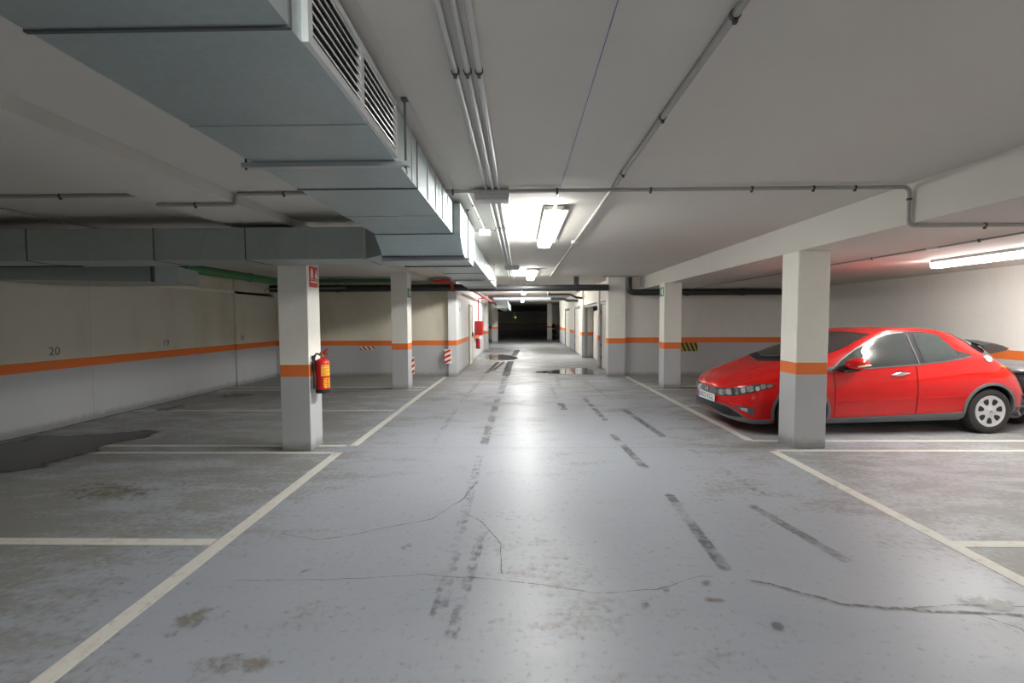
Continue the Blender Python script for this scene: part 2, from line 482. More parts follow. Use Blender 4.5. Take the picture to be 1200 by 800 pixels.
# cracks
for pts, w in [([(-1.86, 3.33), (-1.5, 3.2), (-1.30, 3.25), (-1.0, 3.42), (-.72, 3.55), (-.5, 4.0), (-.42, 4.5)], .02),
               ([(-.55, 3.75), (-.30, 3.5), (-.15, 3.15), (-.11, 2.72)], .018),
               ([(-1.9, 2.68), (-1.2, 2.70), (-.6, 2.76), (-.11, 2.71), (.15, 2.66), (.42, 2.58), (.8, 2.62), (1.1, 2.76), (1.31, 2.745)], .014),
               ([(1.31, 2.745), (1.5, 2.68), (1.66, 2.58), (1.8, 2.50), (2.0, 2.47), (2.25, 2.44), (2.6, 2.42), (2.95, 2.38)], .055),
               ([(2.1, 2.46), (2.4, 2.50), (2.62, 2.49), (2.9, 2.47), (3.2, 2.50)], .03),
               ([(2.45, 2.42), (2.55, 2.30), (2.52, 2.22)], .016)]:
    ribbon('crack', pts, w*.75, M['crack'], jit=.012)
ribbon('crack', [(-2.1, 5.55), (-.5, 5.55), (1.0, 5.57), (2.9, 5.57)], .012, M['crack'], taper=False, label='straight saw-cut joint across the lane')
# dirt spots
for pts, m in [([(-1.46, 2.78), (-1.36, 2.83), (-1.30, 2.9), (-1.28, 2.86), (-1.38, 2.74), (-1.44, 2.70)], 'stain_brown'),
               ([(.62, 2.50), (.72, 2.52), (.75, 2.46), (.66, 2.42)], 'stain_brown'),
               ([(.98, 2.56), (1.2, 2.58), (1.22, 2.48), (1.0, 2.49)], 'stain_brown'),
               ([(1.02, 2.70), (1.16, 2.76), (1.18, 2.70), (1.08, 2.63)], 'stain_brown'),
               ([(.80, 2.66), (.88, 2.67), (.9, 2.58), (.82, 2.57)], 'stain_brown'),
               ([(2.3, 2.62), (2.75, 2.66), (2.9, 2.45), (2.5, 2.36)], 'stain_grey'),
               ([(-1.75, 2.05), (-1.2, 2.2), (-.9, 2.0), (-1.4, 1.8)], 'stain_brown'),
               ([(1.28, 2.38), (1.40, 2.36), (1.36, 2.22), (1.27, 2.26)], 'stain_grey'),
               ([(-.9, 3.2), (-.72, 3.2), (-.72, 3.0), (-.86, 2.98)], 'stain_brown'),
               ([(.68, 8.55), (.85, 8.6), (.86, 7.9), (.70, 7.85)], 'stain_grey'),
               ([(-6.8, 9.9), (-5.4, 10.0), (-5.2, 9.2), (-6.7, 8.7)], 'stain_grey'),
               ([(-6.8, 8.8), (-5.9, 8.5), (-6.0, 7.6), (-6.7, 7.4)], 'stain_grey'),
               ([(-4.9, 4.6), (-3.6, 4.5), (-2.7, 4.2), (-3.2, 3.6), (-4.7, 3.8)], 'stain_brown'),
               ([(-4.4, 2.9), (-2.7, 2.6), (-2.5, 2.1), (-4.0, 2.0)], 'stain_brown'),
               ([(-2.0, 2.45), (-1.6, 2.55), (-1.5, 2.3), (-1.85, 2.0)], 'stain_brown')]:
    blob('stain', pts, M[m])
ribbon('stain', [(XL+.04, 1.0), (XL+.04, 10.85)], .16, M['stain_grey'], jit=.015, taper=False)
# water: a thing of its own each
blob('puddle', [(-6.9, 4.6), (-6.0, 4.2), (-5.35, 4.5), (-5.1, 5.2), (-5.2, 5.7), (-4.95, 6.3), (-5.3, 6.6), (-5.9, 6.35), (-6.4, 6.2), (-6.88, 6.1)], M['wet'], None,
     'dark wet patch on the floor of the left bay', 'puddle')
blob('puddle', [(.15, 13.35), (.9, 13.0), (1.6, 12.75), (2.35, 12.9), (2.5, 14.2), (2.2, 15.0), (1.5, 14.7), (.9, 14.1), (.4, 13.9)], M['puddle'], None,
     'shallow puddle mirroring the pier and the garage doors', 'puddle')
blob('puddle', [(-1.7, 18.4), (-.9, 17.2), (-.2, 17.3), (.1, 18.2), (-.2, 19.6), (-.9, 20.8), (-1.6, 20.6)], M['puddle'], None,
     'dark puddle on the passage floor below the red hose cabinet', 'puddle')

# ------------------------------------------------------------------ painted bay numbers on the left wall
def lettering(name, txt, size, mat, parent):
    cu = bpy.data.curves.new('glyphs', 'FONT'); cu.body = txt; cu.size = size; cu.extrude = .0006
    cu.align_x = 'CENTER'; cu.align_y = 'CENTER'
    t = bpy.data.objects.new('glyphs', cu); COL.objects.link(t); bpy.context.view_layer.update()
    me = bpy.data.meshes.new_from_object(t.evaluated_get(bpy.context.evaluated_depsgraph_get()))
    bpy.data.objects.remove(t); bpy.data.curves.remove(cu)
    me.name = name; me.materials.clear(); me.materials.append(mat)
    o = bpy.data.objects.new(name, me); COL.objects.link(o); o.parent = parent
    return o
def number(txt, y, z, size, s_label):
    o = lettering('painted_number', txt, size, M['numeral'], wall_left)
    o.rotation_euler = (PI/2, 0, PI/2); o.location = (XL+.0015 if y < 10.88 else XL+.0515, y, z)
    o['label'] = s_label
number('20', 6.62, 1.145, .17, 'stencilled bay number 20')
number('19', 8.75, 1.155, .17, 'stencilled bay number 19')
number('18', 11.1, 1.16, .17, 'stencilled bay number 18')
# vertical pour joints on the left wall
for y in (7.2, 9.6):
    quick('pour_joint', M['wall_left'], wall_left, (XL-.01, XL+.004, y, y+.02, 0, CZ-.5))

# ------------------------------------------------------------------ lamps
def lamp(x, y0, y1, ztop, mat, label, group, w=.17, hang=0.0, wing=True, side=None):
    t = empty('fluorescent_lamp', (x, (y0+y1)/2, ztop)); L = (y1-y0)/2
    tag(t, label, 'lamp', group)
    h = -hang
    bm = B(); box(bm, -w*.5, w*.5, -L, L, h-.044, h, bev=.006)
    if wing: box(bm, w*.48, w*.80, -L, L, h-.044, h-.030, bev=.003); box(bm, -w*.56, -w*.49, -L, L, h-.044, h-.002, bev=.003)  # right-hand wing added to keep lamp light off the ceiling there
    finish(bm, 'lamp_housing', M['lamp_body'], t)
    # trough diffuser, rounded below, lit to its very ends
    prof = [(-w*.48, h-.040), (-w*.48, h-.086), (-w*.42, h-.106), (-w*.30, h-.114), (w*.30, h-.114), (w*.42, h-.106), (w*.48, h-.086), (w*.48, h-.040)]
    bm = B(); prism(bm, prof, lambda a, b, d: Vector((a, -L+.006+d, b)), 2*L-.012)
    bm.normal_update()
    bmesh.ops.recalc_face_normals(bm, faces=bm.faces)
    for f in bm.faces: f.material_index = (1 if f.normal.x < 0 else 2) if side and abs(f.normal.z) < .75 and abs(f.normal.y) < .5 else 0
    finish(bm, 'diffuser', [mat]+list(side or ()), t, smooth=False)
    for s in (-1, 1):
        for q in (-.42, .42):
            bm = B(); box(bm, q*w-.012, q*w+.012, s*L-.004, s*L+.004, h-.056, h-.028, bev=.002)
            finish(bm, 'end_clip', M['lamp_body'], t)
    if hang > .02:
        for s in (-.6, .6):
            bm = B(); tube(bm, [(0, s*L, 0), (0, s*L, -hang)], .008, 8); finish(bm, 'hanger', M['conduit'], t)
    return t
LG = 'ceiling lamps above the driving lane'
lamp(.33, -1.75, .05, CZ, M['lamp_on'], 'lit fluorescent lamp on the ceiling behind the viewpoint', LG, side=(M['lamp_side'], M['lamp_side_dim']))
lamp(.345, 4.62, 6.6, CZ, M['lamp_on'], 'nearest lit fluorescent lamp hanging above the lane', LG, w=.18, hang=.012, side=(M['lamp_side'], M['lamp_side_dim']))
lamp(.27, 10.3, 12.1, CZ, M['lamp_on'], 'second lit lamp along the lane, just before the overhead drain pipe', LG, w=.19, hang=.012, side=(M['lamp_side'], M['lamp_side_dim']))
lamp(.14, 18.0, 19.6, CZ, M['lamp_far'], 'third lit lamp, over the passage before the silver tube', LG, w=.16, side=(M['lamp_side'], M['lamp_side']))
lamp(.12, 26.5, 28.1, CZ, M['lamp_far'], 'farthest lit lamp over the passage beyond the silver tube', LG, w=.16)
lamp(5.83, 4.95, 6.55, LZ, M['lamp_on_right'], 'lit fluorescent lamp on the low ceiling above the red car', 'bay lamps', w=.15, wing=False, side=(M['lamp_low'], M['lamp_on_right']))
lamp(5.83, -1.2, .4, LZ, M['lamp_on_right'], 'lit fluorescent lamp in the right bay behind the viewpoint', 'bay lamps', w=.15, wing=False, side=(M['lamp_low'], M['lamp_on_right']))
lamp(-4.6, 51.0, 52.5, CZ, M['fill_lamp'], 'added dim lamp, out of sight, lightening the end wall of the far dark hall', LG, w=.16)  # unseen lamp added to brighten the far end wall
lamp(-5.72, 3.25, 4.85, CZ, M['lamp_off'], 'unlit ceiling lamp over the left bay, cut by the picture edge', 'bay lamps', w=.16)

# ------------------------------------------------------------------ air ducts
XA, XB, ZB, ZT = -1.395, -.645, 2.42, 2.71
duct = empty('ventilation_duct', (-1.03, 3, 2.44)); tag(duct, 'large galvanised air duct running along the lane under the ceiling', 'duct')
def D(name, mat, *boxes, bev=0, parent=None):
    bm = B()
    for b in boxes: box(bm, *[b[0]+1.03, b[1]+1.03, b[2]-3, b[3]-3, b[4]-2.44, b[5]-2.44], bev=bev)
    return finish(bm, name, mat, parent or duct, smooth=bev > 0)
D('duct_section', M['galv'], (XA, XB, Y0, 1.30, ZB, ZT))
D('duct_section', M['galv'], (XA, XB, 1.31, 2.88, ZB, ZT))
D('duct_section', M['galv'], (XA, XB, 2.89, 4.40, ZB, ZT))
D('duct_section', M['galv'], (XA, XB, 5.78, 8.2, ZB, ZT))
D('duct_section', M['galv'], (XA, XB, 8.21, 11.6, ZB, ZT))
D('duct_section', M['galv'], (XA, XB, 11.61, 12.30, ZB, ZT))
for y in (1.305, 2.885, 4.405, 8.205, 11.605):
    D('flange', M['seam'], (XA-.005, XB+.005, y-.006, y+.006, ZB-.006, ZT))
for y in (.55, 1.95, 3.65, 9.2, 10.3):
    D('stiffening_rib', M['galv'], (XA-.003, XB+.003, y-.006, y+.006, ZB-.003, ZT))
for y in (2.62, 2.74, 3.2, 3.5, 3.8, 4.1):
    D('standing_seam', M['steel_edge'], (XB, XB+.007, y-.005, y+.005, ZB+.004, ZT))
# bend and plenum over the cross duct
bm = B()
prof = [(4.41, 2.42), (4.66, 2.245), (5.56, 2.245), (5.775, 2.42), (5.775, 2.71), (4.41, 2.71)]
prism(bm, prof, lambda a, b, d: Vector((-1.405+1.03+d, a-3, b-2.44)), .83)
finish(bm, 'plenum_box', M['galv'], duct, smooth=False)
for (y, z) in ((4.665, 2.243), (5.555, 2.243)):
    D('flange', M['seam'], (-1.41, -.57, y-.008, y+.008, z-.010, z+.004))
for y in (4.72, 4.86, 5.0, 5.14, 5.28, 5.42):
    D('standing_seam', M['steel_edge'], (-.575, -.566, y-.005, y+.005, 2.25, ZT))
# air grille on the side
gr = D('air_grille', M['slat'], (XB, XB+.02, 1.38, 2.36, ZB+.004, ZB+.034), (XB, XB+.02, 1.38, 2.36, 2.672, 2.70),
       (XB, XB+.02, 1.38, 1.41, ZB+.034, 2.672), (XB, XB+.02, 1.83, 1.87, ZB+.034, 2.672), (XB, XB+.02, 2.33, 2.36, ZB+.034, 2.672))
D('grille_opening', M['hole_shade'], (XB, XB+.003, 1.41, 2.33, ZB+.034, 2.672), parent=gr)
for k in range(7):
    z = ZB+.05+k*.032
    for ya, yb in ((1.41, 1.83), (1.87, 2.33)):
        bm = B()
        prism(bm, [(0.003, z+.008), (.016, z-.002), (.018, z+.002), (.005, z+.012)], lambda a, b, d, ya=ya: Vector((XB+a+1.03, ya-3+d, b-2.44)), yb-ya)
        finish(bm, 'slat', M['slat'], gr, smooth=False)
# hanger strut with threaded rods
for y, label in ((2.40, 1), (4.80, 0), (9.5, 0)):
    zb = ZB if label or y > 6 else 2.245
    if label: st = D('hanger_strut', M['steel_edge'], (-1.45, -.575, y-.018, y+.018, zb-.026, zb-.002))
    else: st = D('hanger_strut', M['steel_edge'], (-1.45, -.53, y-.015, y+.015, zb-.034, zb-.002))
    for x in (-1.435, -.595 if label else -.545):
        bm = B(); tube(bm, [(x+1.03, y-3, zb-.035-2.44), (x+1.03, y-3, CZ-2.44)], .006, 8)
        box(bm, x+1.03-.016, x+1.03+.016, y-3-.016, y-3+.016, CZ-.012-2.44, CZ-2.44)
        finish(bm, 'threaded_rod', M['seam'], duct)
# silver tape streaks on the underside near the bend
# cross branch
br = empty('ventilation_duct', (-4.5, 5.14, 2.255)); tag(br, 'galvanised cross duct passing in front of the near left column', 'duct')
def Dp(name, mat, parent, off, *boxes):
    bm = B()
    for b in boxes: box(bm, b[0]-off[0], b[1]-off[0], b[2]-off[1], b[3]-off[1], b[4]-off[2], b[5]-off[2])
    return finish(bm, name, mat, parent, smooth=False)
off = (-4.5, 5.14, 2.255)
xs = [XL+.02, -5.35, -3.95, -2.95, -1.66]
for a, b in zip(xs, xs[1:]):
    Dp('duct_section', M['galv'], br, off, (a, b-.01, 4.88, 5.42, 2.25, 2.59))
for x in xs[1:-1]:
    Dp('flange', M['seam'], br, off, (x-.009, x+.001, 4.875, 5.425, 2.245, 2.595))
for x in (-4.65, -3.42, -2.25, -2.6):
    Dp('standing_seam', M['steel_edge'], br, off, (x-.005, x+.005, 4.873, 4.88, 2.252, 2.588))
# tapering collar into the main duct
bm = B()
prism(bm, [(-1.66, 4.88), (-1.405, 4.62), (-1.405, 5.62), (-1.66, 5.42)], lambda a, b, d: Vector((a-off[0], b-off[1], 2.25+d-off[2])), .34)
finish(bm, 'collar', M['galv'], br, smooth=False)
Dp('flange', M['steel_edge'], br, off, (-1.672, -1.65, 4.87, 5.43, 2.24, 2.60))
Dp('air_slot', M['hole_shade'], br, off, (-6.55, -5.2, 5.32, 5.37, 2.243, 2.25))
# stub behind it
s2 = empty('ventilation_duct', (-5.8, 6.6, 2.10)); tag(s2, 'short galvanised duct end tucked against the left wall', 'duct')
off2 = (-5.8, 6.6, 2.10)
bm = B()
prism(bm, [(XL+.02, 5.62), (-5.0, 6.15), (-4.78, 6.3), (-4.95, 6.95), (-6.2, 7.0), (XL+.02, 6.6)], lambda a, b, d: Vector((a-off2[0], b-off2[1], 2.13+d-off2[2])), .22)
finish(bm, 'duct_section', M['galv'], s2, smooth=False)
Dp('flange', M['seam'], s2, off2, (-5.02, -4.99, 6.12, 6.16, 2.125, 2.355))
for s in (-6.6, -5.1):
    bm = B(); tube(bm, [(s-off2[0], 6.5-off2[1], 2.35-off2[2]), (s-off2[0], 6.5-off2[1], CZ-off2[2])], .006, 8)
    finish(bm, 'threaded_rod', M['seam'], s2)
# passage duct
pd = empty('ventilation_duct', (-1.0, 20, 2.2)); tag(pd, 'distant galvanised duct in the passage behind the red pipe', 'duct')
off3 = (-1.0, 20, 2.2)
Dp('duct_section', M['galv'], pd, off3, (-1.15, -.62, 22.0, 31, 2.12, 2.45))
for y in (24, 27, 30): Dp('standing_seam', M['steel_edge'], pd, off3, (-.62, -.605, y-.05, y+.05, 2.12, 2.45))
for y in (23, 30):
    bm = B(); tube(bm, [(-.9-off3[0], y-off3[1], 2.45-off3[2]), (-.9-off3[0], y-off3[1], CZ-off3[2])], .01, 8)
    finish(bm, 'threaded_rod', M['seam'], pd)

# ------------------------------------------------------------------ conduits and pipes
def lathe_clamp(bm, c, r, pts):
    '''narrow saddle round a conduit, along whichever run the clamp sits on'''
    best = min(zip(pts, pts[1:]), key=lambda ab: abs((c-ab[0]).length+(c-ab[1]).length-(ab[1]-ab[0]).length))
    d = best[1]-best[0]
    ax = 'XYZ'[max(range(3), key=lambda k: abs(d[k]))]
    lathe(bm, [(r, -.008), (r*1.3, -.008), (r*1.3, .008), (r, .008)], 12, ax, c)
    if ax != 'Z': box(bm, c.x-.008, c.x+.008, c.y-.008, c.y+.008, c.z-r*2.0, c.z-r*.9)

def conduit(label, pts, r, mat='conduit', clamps=(), group=None, rad=.06, name='conduit', cat='conduit'):
    pts = [Vector(p) for p in pts]
    path = arc_path(pts, rad) if len(pts) > 2 else pts
    bm = B(); tube(bm, path, r, 10)
    o = finish(bm, name, M[mat])
    tag(o, label, cat, group)
    for c in clamps:
        c = Vector(c)
        bm = B(); lathe_clamp(bm, c, r, pts)
        finish(bm, 'clamp', M['clamp'], o)
    return o
zc = CZ-.017
for x, d in ((-.292, 'outer left'), (-.236, 'middle'), (-.184, 'right-hand')):
    conduit(f'{d} pipe of the three grey conduits running along the ceiling', [(x, Y0+.05, zc), (x, 17.0, zc)], .0145, 'conduit',
            [(x, y, zc) for y in (-.5, 2.12, 5.6)], 'three parallel conduits')
conduit('grey conduit along the ceiling right of the lane lamps', [(.80, Y0+.05, zc), (.80, 12.2, zc)], .016, 'conduit_dark', [(.80, y, zc) for y in (.6, 1.76, 2.62, 3.6)])
conduit('grey conduit crossing the ceiling from the big duct to the right beam', [(-.64, 3.985, zc-.02), (3.31, 3.985, zc-.02), (3.31, 3.985, LZ-.022), (7.7, 3.985, LZ-.022)], .016, 'conduit_dark',
        [(x, 3.985, zc-.02) for x in (-.58, .32, 1.12, 1.98, 2.5, 2.85, )]+[(3.31, 3.985, 2.6), (3.95, 3.985, LZ-.022), (5.5, 3.985, LZ-.022)])
conduit('thin conduit from the junction box to the nearest lamp', [(-.12, 4.10, zc), (.345, 4.10, zc), (.345, 4.60, zc-.022)], .012, 'conduit')
conduit('blue wire strung along the ceiling towards the nearest lamp', [(.362, Y0+.05, CZ-.006), (.35, 4.06, CZ-.006)], .0022, 'blue_wire', name='wire', cat='wire')
conduit('thin grey wire on the ceiling beside the big duct', [(-.58, .5, CZ-.004), (-.575, 4.4, CZ-.004)], .002, 'conduit', name='wire', cat='wire')
conduit('short conduit between the junction box and the small white fitting', [(-.36, 4.06, zc), (-.47, 4.06, zc), (-.45, 5.72, zc)], .011, 'conduit', [(-.46, 4.5, zc), (-.455, 5.1, zc)])
conduit('thin cross conduit behind the small white fitting', [(-.62, 5.86, zc), (.0, 5.86, zc)], .009, 'conduit_dark')
zl = CZ-.017
conduit('grey conduit stepping over the wide beam on the left', [(-1.42, 4.07, zl), (-2.535, 4.07, zl), (-2.535, 4.07, 2.63), (-3.25, 4.07, 2.63)], .015, 'conduit_dark',
        [(-2.1, 4.07, zl), (-2.9, 4.07, 2.63)], rad=.035)
conduit('grey conduit on the ceiling of the left bay', [(-3.29, 4.09, zl), (-6.9, 4.09, zl)], .015, 'conduit_dark', [(-4.15, 4.09, zl), (-5.6, 4.09, zl)])
conduit('thin conduit running along the left bay ceiling to the unlit lamp', [(-5.25, 3.6, zl), (-5.12, 6.4, zl)], .010, 'conduit_dark')
conduit('thin conduit along the low ceiling beside the bay lamp', [(4.72, 3.985, LZ-.014), (4.72, 5.2, LZ-.014), (4.68, 6.9, LZ-.014), (4.6, 12.2, LZ-.014)], .011, 'conduit_dark',
        [(4.71, 4.8, LZ-.014), (4.69, 6.2, LZ-.014), (4.66, 8.0, LZ-.014)])
conduit('thin black cable drooping along the far left wall', [(-6.0, 10.6, 2.27), (-5.9, 10.6, 2.33), (-4.2, 10.9, 2.36)], .010, 'conduit_dark', rad=.03, name='cable', cat='cable')
conduit('slim conduit framing the end of the right beam', [(2.2, 12.25, 2.72), (2.9, 12.25, 2.72), (3.20, 12.25, 2.72), (3.20, 12.25, 2.44)], .012, 'conduit_dark', rad=.03)

def jbox(x0, x1, y0, y1, z0, z1, label, mat='junction', name='junction_box', cat='junction box', lid=True, group=None):
    bm = B(); box(bm, x0, x1, y0, y1, z0, z1, bev=.006)
    o = tag(finish(bm, name, M[mat]), label, cat, group)
    if lid:
        bm = B(); box(bm, x0+.008, x1-.008, y0+.008, y1-.008, z0-.012, z0, bev=.003); finish(bm, 'lid', M[mat], o)
    return o
jbox(-.40, -.09, 4.02, 4.19, 2.655, CZ, 'large grey junction box where the three conduits meet')
jbox(-.33, -.02, 9.75, 9.9, 2.66, CZ, 'grey junction box on the conduits before the second lamp')
jbox(-.52, -.38, 5.78, 5.86, 2.655, CZ, 'small white emergency fitting on the ceiling beside the big duct', 'white_plastic', 'emergency_light', 'emergency light', False)
bm = B(); lathe(bm, [(0, -.035), (.04, -.035), (.05, -.02), (.05, 0)], 20, 'Z', (.80, 6.75, CZ))
tag(finish(bm, 'junction_box', M['white_plastic']), 'round white junction box on the conduit right of the nearest lamp', 'junction box')
bm = B(); lathe(bm, [(0, -.035), (.045, -.035), (.055, -.02), (.055, 0)], 20, 'Z', (4.71, 5.33, LZ))
tag(finish(bm, 'junction_box', M['white_plastic']), 'round junction box on the low ceiling beside the bay lamp', 'junction box')

# drain pipes
def pipe(label, pts, r, mat, collars=(), axis='X', rad=.15, name='drain_pipe', cat='pipe'):
    path = arc_path(pts, rad, 6) if len(pts) > 2 else [Vector(p) for p in pts]
    bm = B(); tube(bm, path, r, 16); o = finish(bm, name, M[mat]); tag(o, label, cat)
    for c in collars:
        bm = B(); lathe(bm, [(r, -.05), (r*1.14, -.05), (r*1.14, .05), (r, .05)], 16, axis, c); finish(bm, 'collar', M[mat], o)
    return o
pipe('thick dark drain pipe along the top of the left cross wall', [(XL+.06, 12.44, 2.455), (-1.40, 12.44, 2.455)], .095, 'drain', [(-5.0, 12.44, 2.455), (-3.2, 12.44, 2.455)])
pipe('thick dark drain pipe spanning the lane above the passage mouth', [(-1.39, 12.44, 2.435), (2.39, 12.44, 2.435)], .088, 'drain', [(1.55, 12.44, 2.435), (.1, 12.44, 2.435)])
pipe('dark drain pipe along the right cross wall with an elbow by the pier', [(2.93, 12.40, 2.70), (2.93, 12.40, 2.30), (7.69, 12.48, 2.30)], .082, 'drain', [(4.5, 12.44, 2.30), (6.0, 12.46, 2.30)], rad=.16)
bm = B(); box(bm, 1.45, 1.58, 12.38, 12.46, 2.53, CZ); tag(finish(bm, 'pipe_bracket', M['clamp'], smooth=False), 'black bracket holding the overhead drain pipe to the ceiling', 'bracket')
pipe('green plastic pipe along the ceiling of the left bay', [(-5.75, 7.7, 2.50), (-5.72, 12.3, 2.50)], .085, 'green', [(-5.735, 9.6, 2.5)], 'Y', name='plastic_pipe')
pipe('green pipe crossing behind the near left column', [(-5.72, 12.1, 2.63), (-3.3, 12.1, 2.63)], .05, 'green', name='plastic_pipe')
pipe('silver tube spanning the passage ceiling beyond the third lamp', [(-1.2, 20.4, 2.50), (1.35, 20.4, 2.50)], .075, 'blue_tube', name='steel_tube')
pipe('dark offset pipe above the garage doors', [(1.36, 20.4, 2.48), (1.95, 20.4, 2.48), (2.1, 20.4, 2.40), (2.56, 20.4, 2.40)], .06, 'drain', rad=.06)
pipe('dark looped pipe under the passage ceiling near the doors', [(1.15, 18.5, 2.66), (1.15, 18.5, 2.58), (2.0, 18.5, 2.58), (2.25, 18.4, 2.45), (2.49, 18.4, 2.42)], .045, 'drain', rad=.05)
# red fire main
pipe('red fire main running along the passage ceiling past the hose cabinet', [(-1.35, 13.2, 2.42), (-1.35, 28, 2.40)], .045, 'red_pipe', [(-1.35, 17, 2.42), (-1.35, 22, 2.41)], 'Y', name='fire_pipe')
pipe('thin red riser dropping to the hose cabinet', [(-1.395, 17.95, 2.42), (-1.66, 17.95, 2.42), (-1.66, 17.95, 1.52)], .022, 'red_pipe', rad=.06, name='fire_pipe')
pipe('red pipe stub with flange at the passage corner', [(-2.35, 12.26, 2.62), (-1.85, 12.26, 2.62), (-1.82, 12.26, 2.34)], .045, 'red_pipe', [(-2.1, 12.26, 2.62)], rad=.08, name='fire_pipe')

# ------------------------------------------------------------------ safety items
def extinguisher(loc, label, s=1.0, detail=True, face=(1, 0)):
    t = empty('fire_extinguisher', loc); tag(t, label, 'fire extinguisher')
    bm = B(); lathe(bm, [(0, .03), (.082*s, .03), (.082*s, .36*s), (.078*s, .385*s), (.062*s, .41*s), (.035*s, .425*s), (.022*s, .43*s), (.022*s, .45*s), (0, .45*s)], 28)
    finish(bm, 'cylinder_body', M['red_paint'], t)
    bm = B(); lathe(bm, [(0, 0), (.083*s, 0), (.086*s, .01), (.086*s, .045), (.08*s, .05)], 28); finish(bm, 'base_skirt', M['black'], t)
    bm = B(); lathe(bm, [(.026*s, .445*s), (.026*s, .475*s), (.018*s, .48*s), (.018*s, .495*s), (0, .495*s)], 16); v = finish(bm, 'valve', M['brass'], t)
    bm = B()
    prism(bm, [(-.03, .48), (.02, .475), (.10, .535), (.09, .55), (.01, .50), (-.03, .50)], lambda a, b, d: Vector((a*s*.8, -.014+d, b*s)), .028)
    prism(bm, [(.0, .462), (.085, .472), (.085, .486), (.0, .478)], lambda a, b, d: Vector((a*s, -.012+d, b*s)), .024)
    finish(bm, 'carry_handle', M['red_paint'], t, smooth=False)
    bm = B(); tube(bm, arc_path([(-.015*s, -.02, .465*s), (-.05*s, -.055, .50*s), (-.075*s, -.075, .40*s), (-.07*s, -.082, .14*s)], .04), .011, 10)
    tube(bm, [(-.07*s, -.082, .14*s), (-.068*s, -.084, .06*s)], [.012, .018], 10)
    finish(bm, 'hose', M['black'], t)
    if detail:
        # printed label as a curved band with darker gaps standing for text lines
        def band(z0, z1, a0, a1, m, r=.0826):
            bm = B(); n = 14; lo, hi = [], []
            for k in range(n+1):
                a = a0+(a1-a0)*k/n
                lo.append(bm.verts.new((r*math.cos(a), r*math.sin(a), z0))); hi.append(bm.verts.new((r*math.cos(a), r*math.sin(a), z1)))
            for k in range(n): bm.faces.new((lo[k], lo[k+1], hi[k+1], hi[k]))
            return bm
        lab = finish(band(.215, .345, -1.35, .25, 0), 'printed_label', M['yellow'], t)
        for k, z in enumerate((.325, .300, .282, .262, .245, .228)):
            finish(band(z, z+.007, -1.25+.1*(k % 2), .1-.25*(k % 3), 0, .0830), 'print_line', M['red_paint'], lab)
        lab2 = finish(band(.07, .185, -1.0, .2, 0), 'printed_label', M['yellow'], t)
        for k, z in enumerate((.165, .148, .128, .110, .09)):
            finish(band(z, z+.009, -.9, .1-.1*(k % 2), 0, .0830), 'print_line', M['red_paint'], lab2)
        for k in (-.55, -.25): finish(band(.07, .185, k, k+.08, 0, .0831), 'print_line', M['red_paint'], lab2)
        # wall bracket
        bm = B(); box(bm, -.10, -.075, -.05, .05, .30, .40); box(bm, -.112, -.10, -.03, .03, .26, .46)
        finish(bm, 'wall_bracket', M['black'], t, smooth=False)
    return t
extinguisher((-2.447, 5.55, .70), 'red fire extinguisher with yellow print hung on the near left column')
# far extinguisher, below the hose cabinet
extinguisher((-1.655, 17.75, .44), 'small red extinguisher hanging below the hose cabinet', .95, False)

def board(name, label, cat, origin, ax, ay, w, h, base, shapes, group=None, thick=.006):
    """flat sign: origin is its lower left corner, ax/ay unit vectors; shapes: (outline, material, part name, label)"""
    O = Vector(origin); ax = Vector(ax); ay = Vector(ay); nrm = ax.cross(ay)
    bm = B(); prism(bm, [(0, 0), (w, 0), (w, h), (0, h)], lambda a, b, d: O+ax*a+ay*b+nrm*d, thick)
    o = tag(finish(bm, name, base, smooth=False), label, cat, group)
    for poly, m, nm in shapes:
        bm = B(); prism(bm, poly, lambda a, b, d: O+ax*a*w+ay*b*h+nrm*(thick+d), .0015)
        finish(bm, nm, m, o, smooth=False)
    return o
def rect(a0, a1, b0, b1): return [(a0, b0), (a1, b0), (a1, b1), (a0, b1)]
def disc(a, b, ra, rb, n=14): return [(a+ra*math.cos(2*PI*k/n), b+rb*math.sin(2*PI*k/n)) for k in range(n)]
W_, R_, G_ = M['sign_white'], M['sign_red'], M['sign_green']
# red extinguisher sign on the near left column (side facing the lane)
flame = [(.72, .42), (.90, .42), (.95, .55), (.86, .66), (.88, .80), (.76, .92), (.78, .76), (.66, .66), (.64, .52)]
board('extinguisher_sign', 'red extinguisher sign at the top of the near left column', 'sign', (-2.559, 5.50, 2.0), (0, 1, 0), (0, 0, 1), .22, .25, R_,
      [(rect(.14, .40, .44, .82), W_, 'pictogram'), (rect(.20, .34, .84, .92), W_, 'pictogram'), (flame, W_, 'pictogram'), (rect(.06, .94, .22, .30), W_, 'text_line'), (rect(.06, .94, .36, .385), W_, 'text_line')])
man = [(.18, .30), (.30, .50), (.26, .66), (.40, .74), (.52, .60), (.60, .56), (.56, .50), (.46, .52), (.42, .44), (.52, .32), (.46, .16), (.40, .18), (.42, .30), (.32, .38), (.24, .26)]
def exit_sign(origin, ax, label):
    board('exit_sign', label, 'sign', origin, ax, (0, 0, 1), .28, .20, G_,
          [(man, W_, 'pictogram'), (disc(.40, .84, .06, .08), W_, 'pictogram'), (rect(.66, .90, .12, .88), W_, 'pictogram')])
exit_sign((3.229, 10.63, 2.10), (0, -1, 0), 'small green exit sign on the far right column')
exit_sign((-2.549, 10.28, 2.10), (0, 1, 0), 'small green exit sign on the far left column')
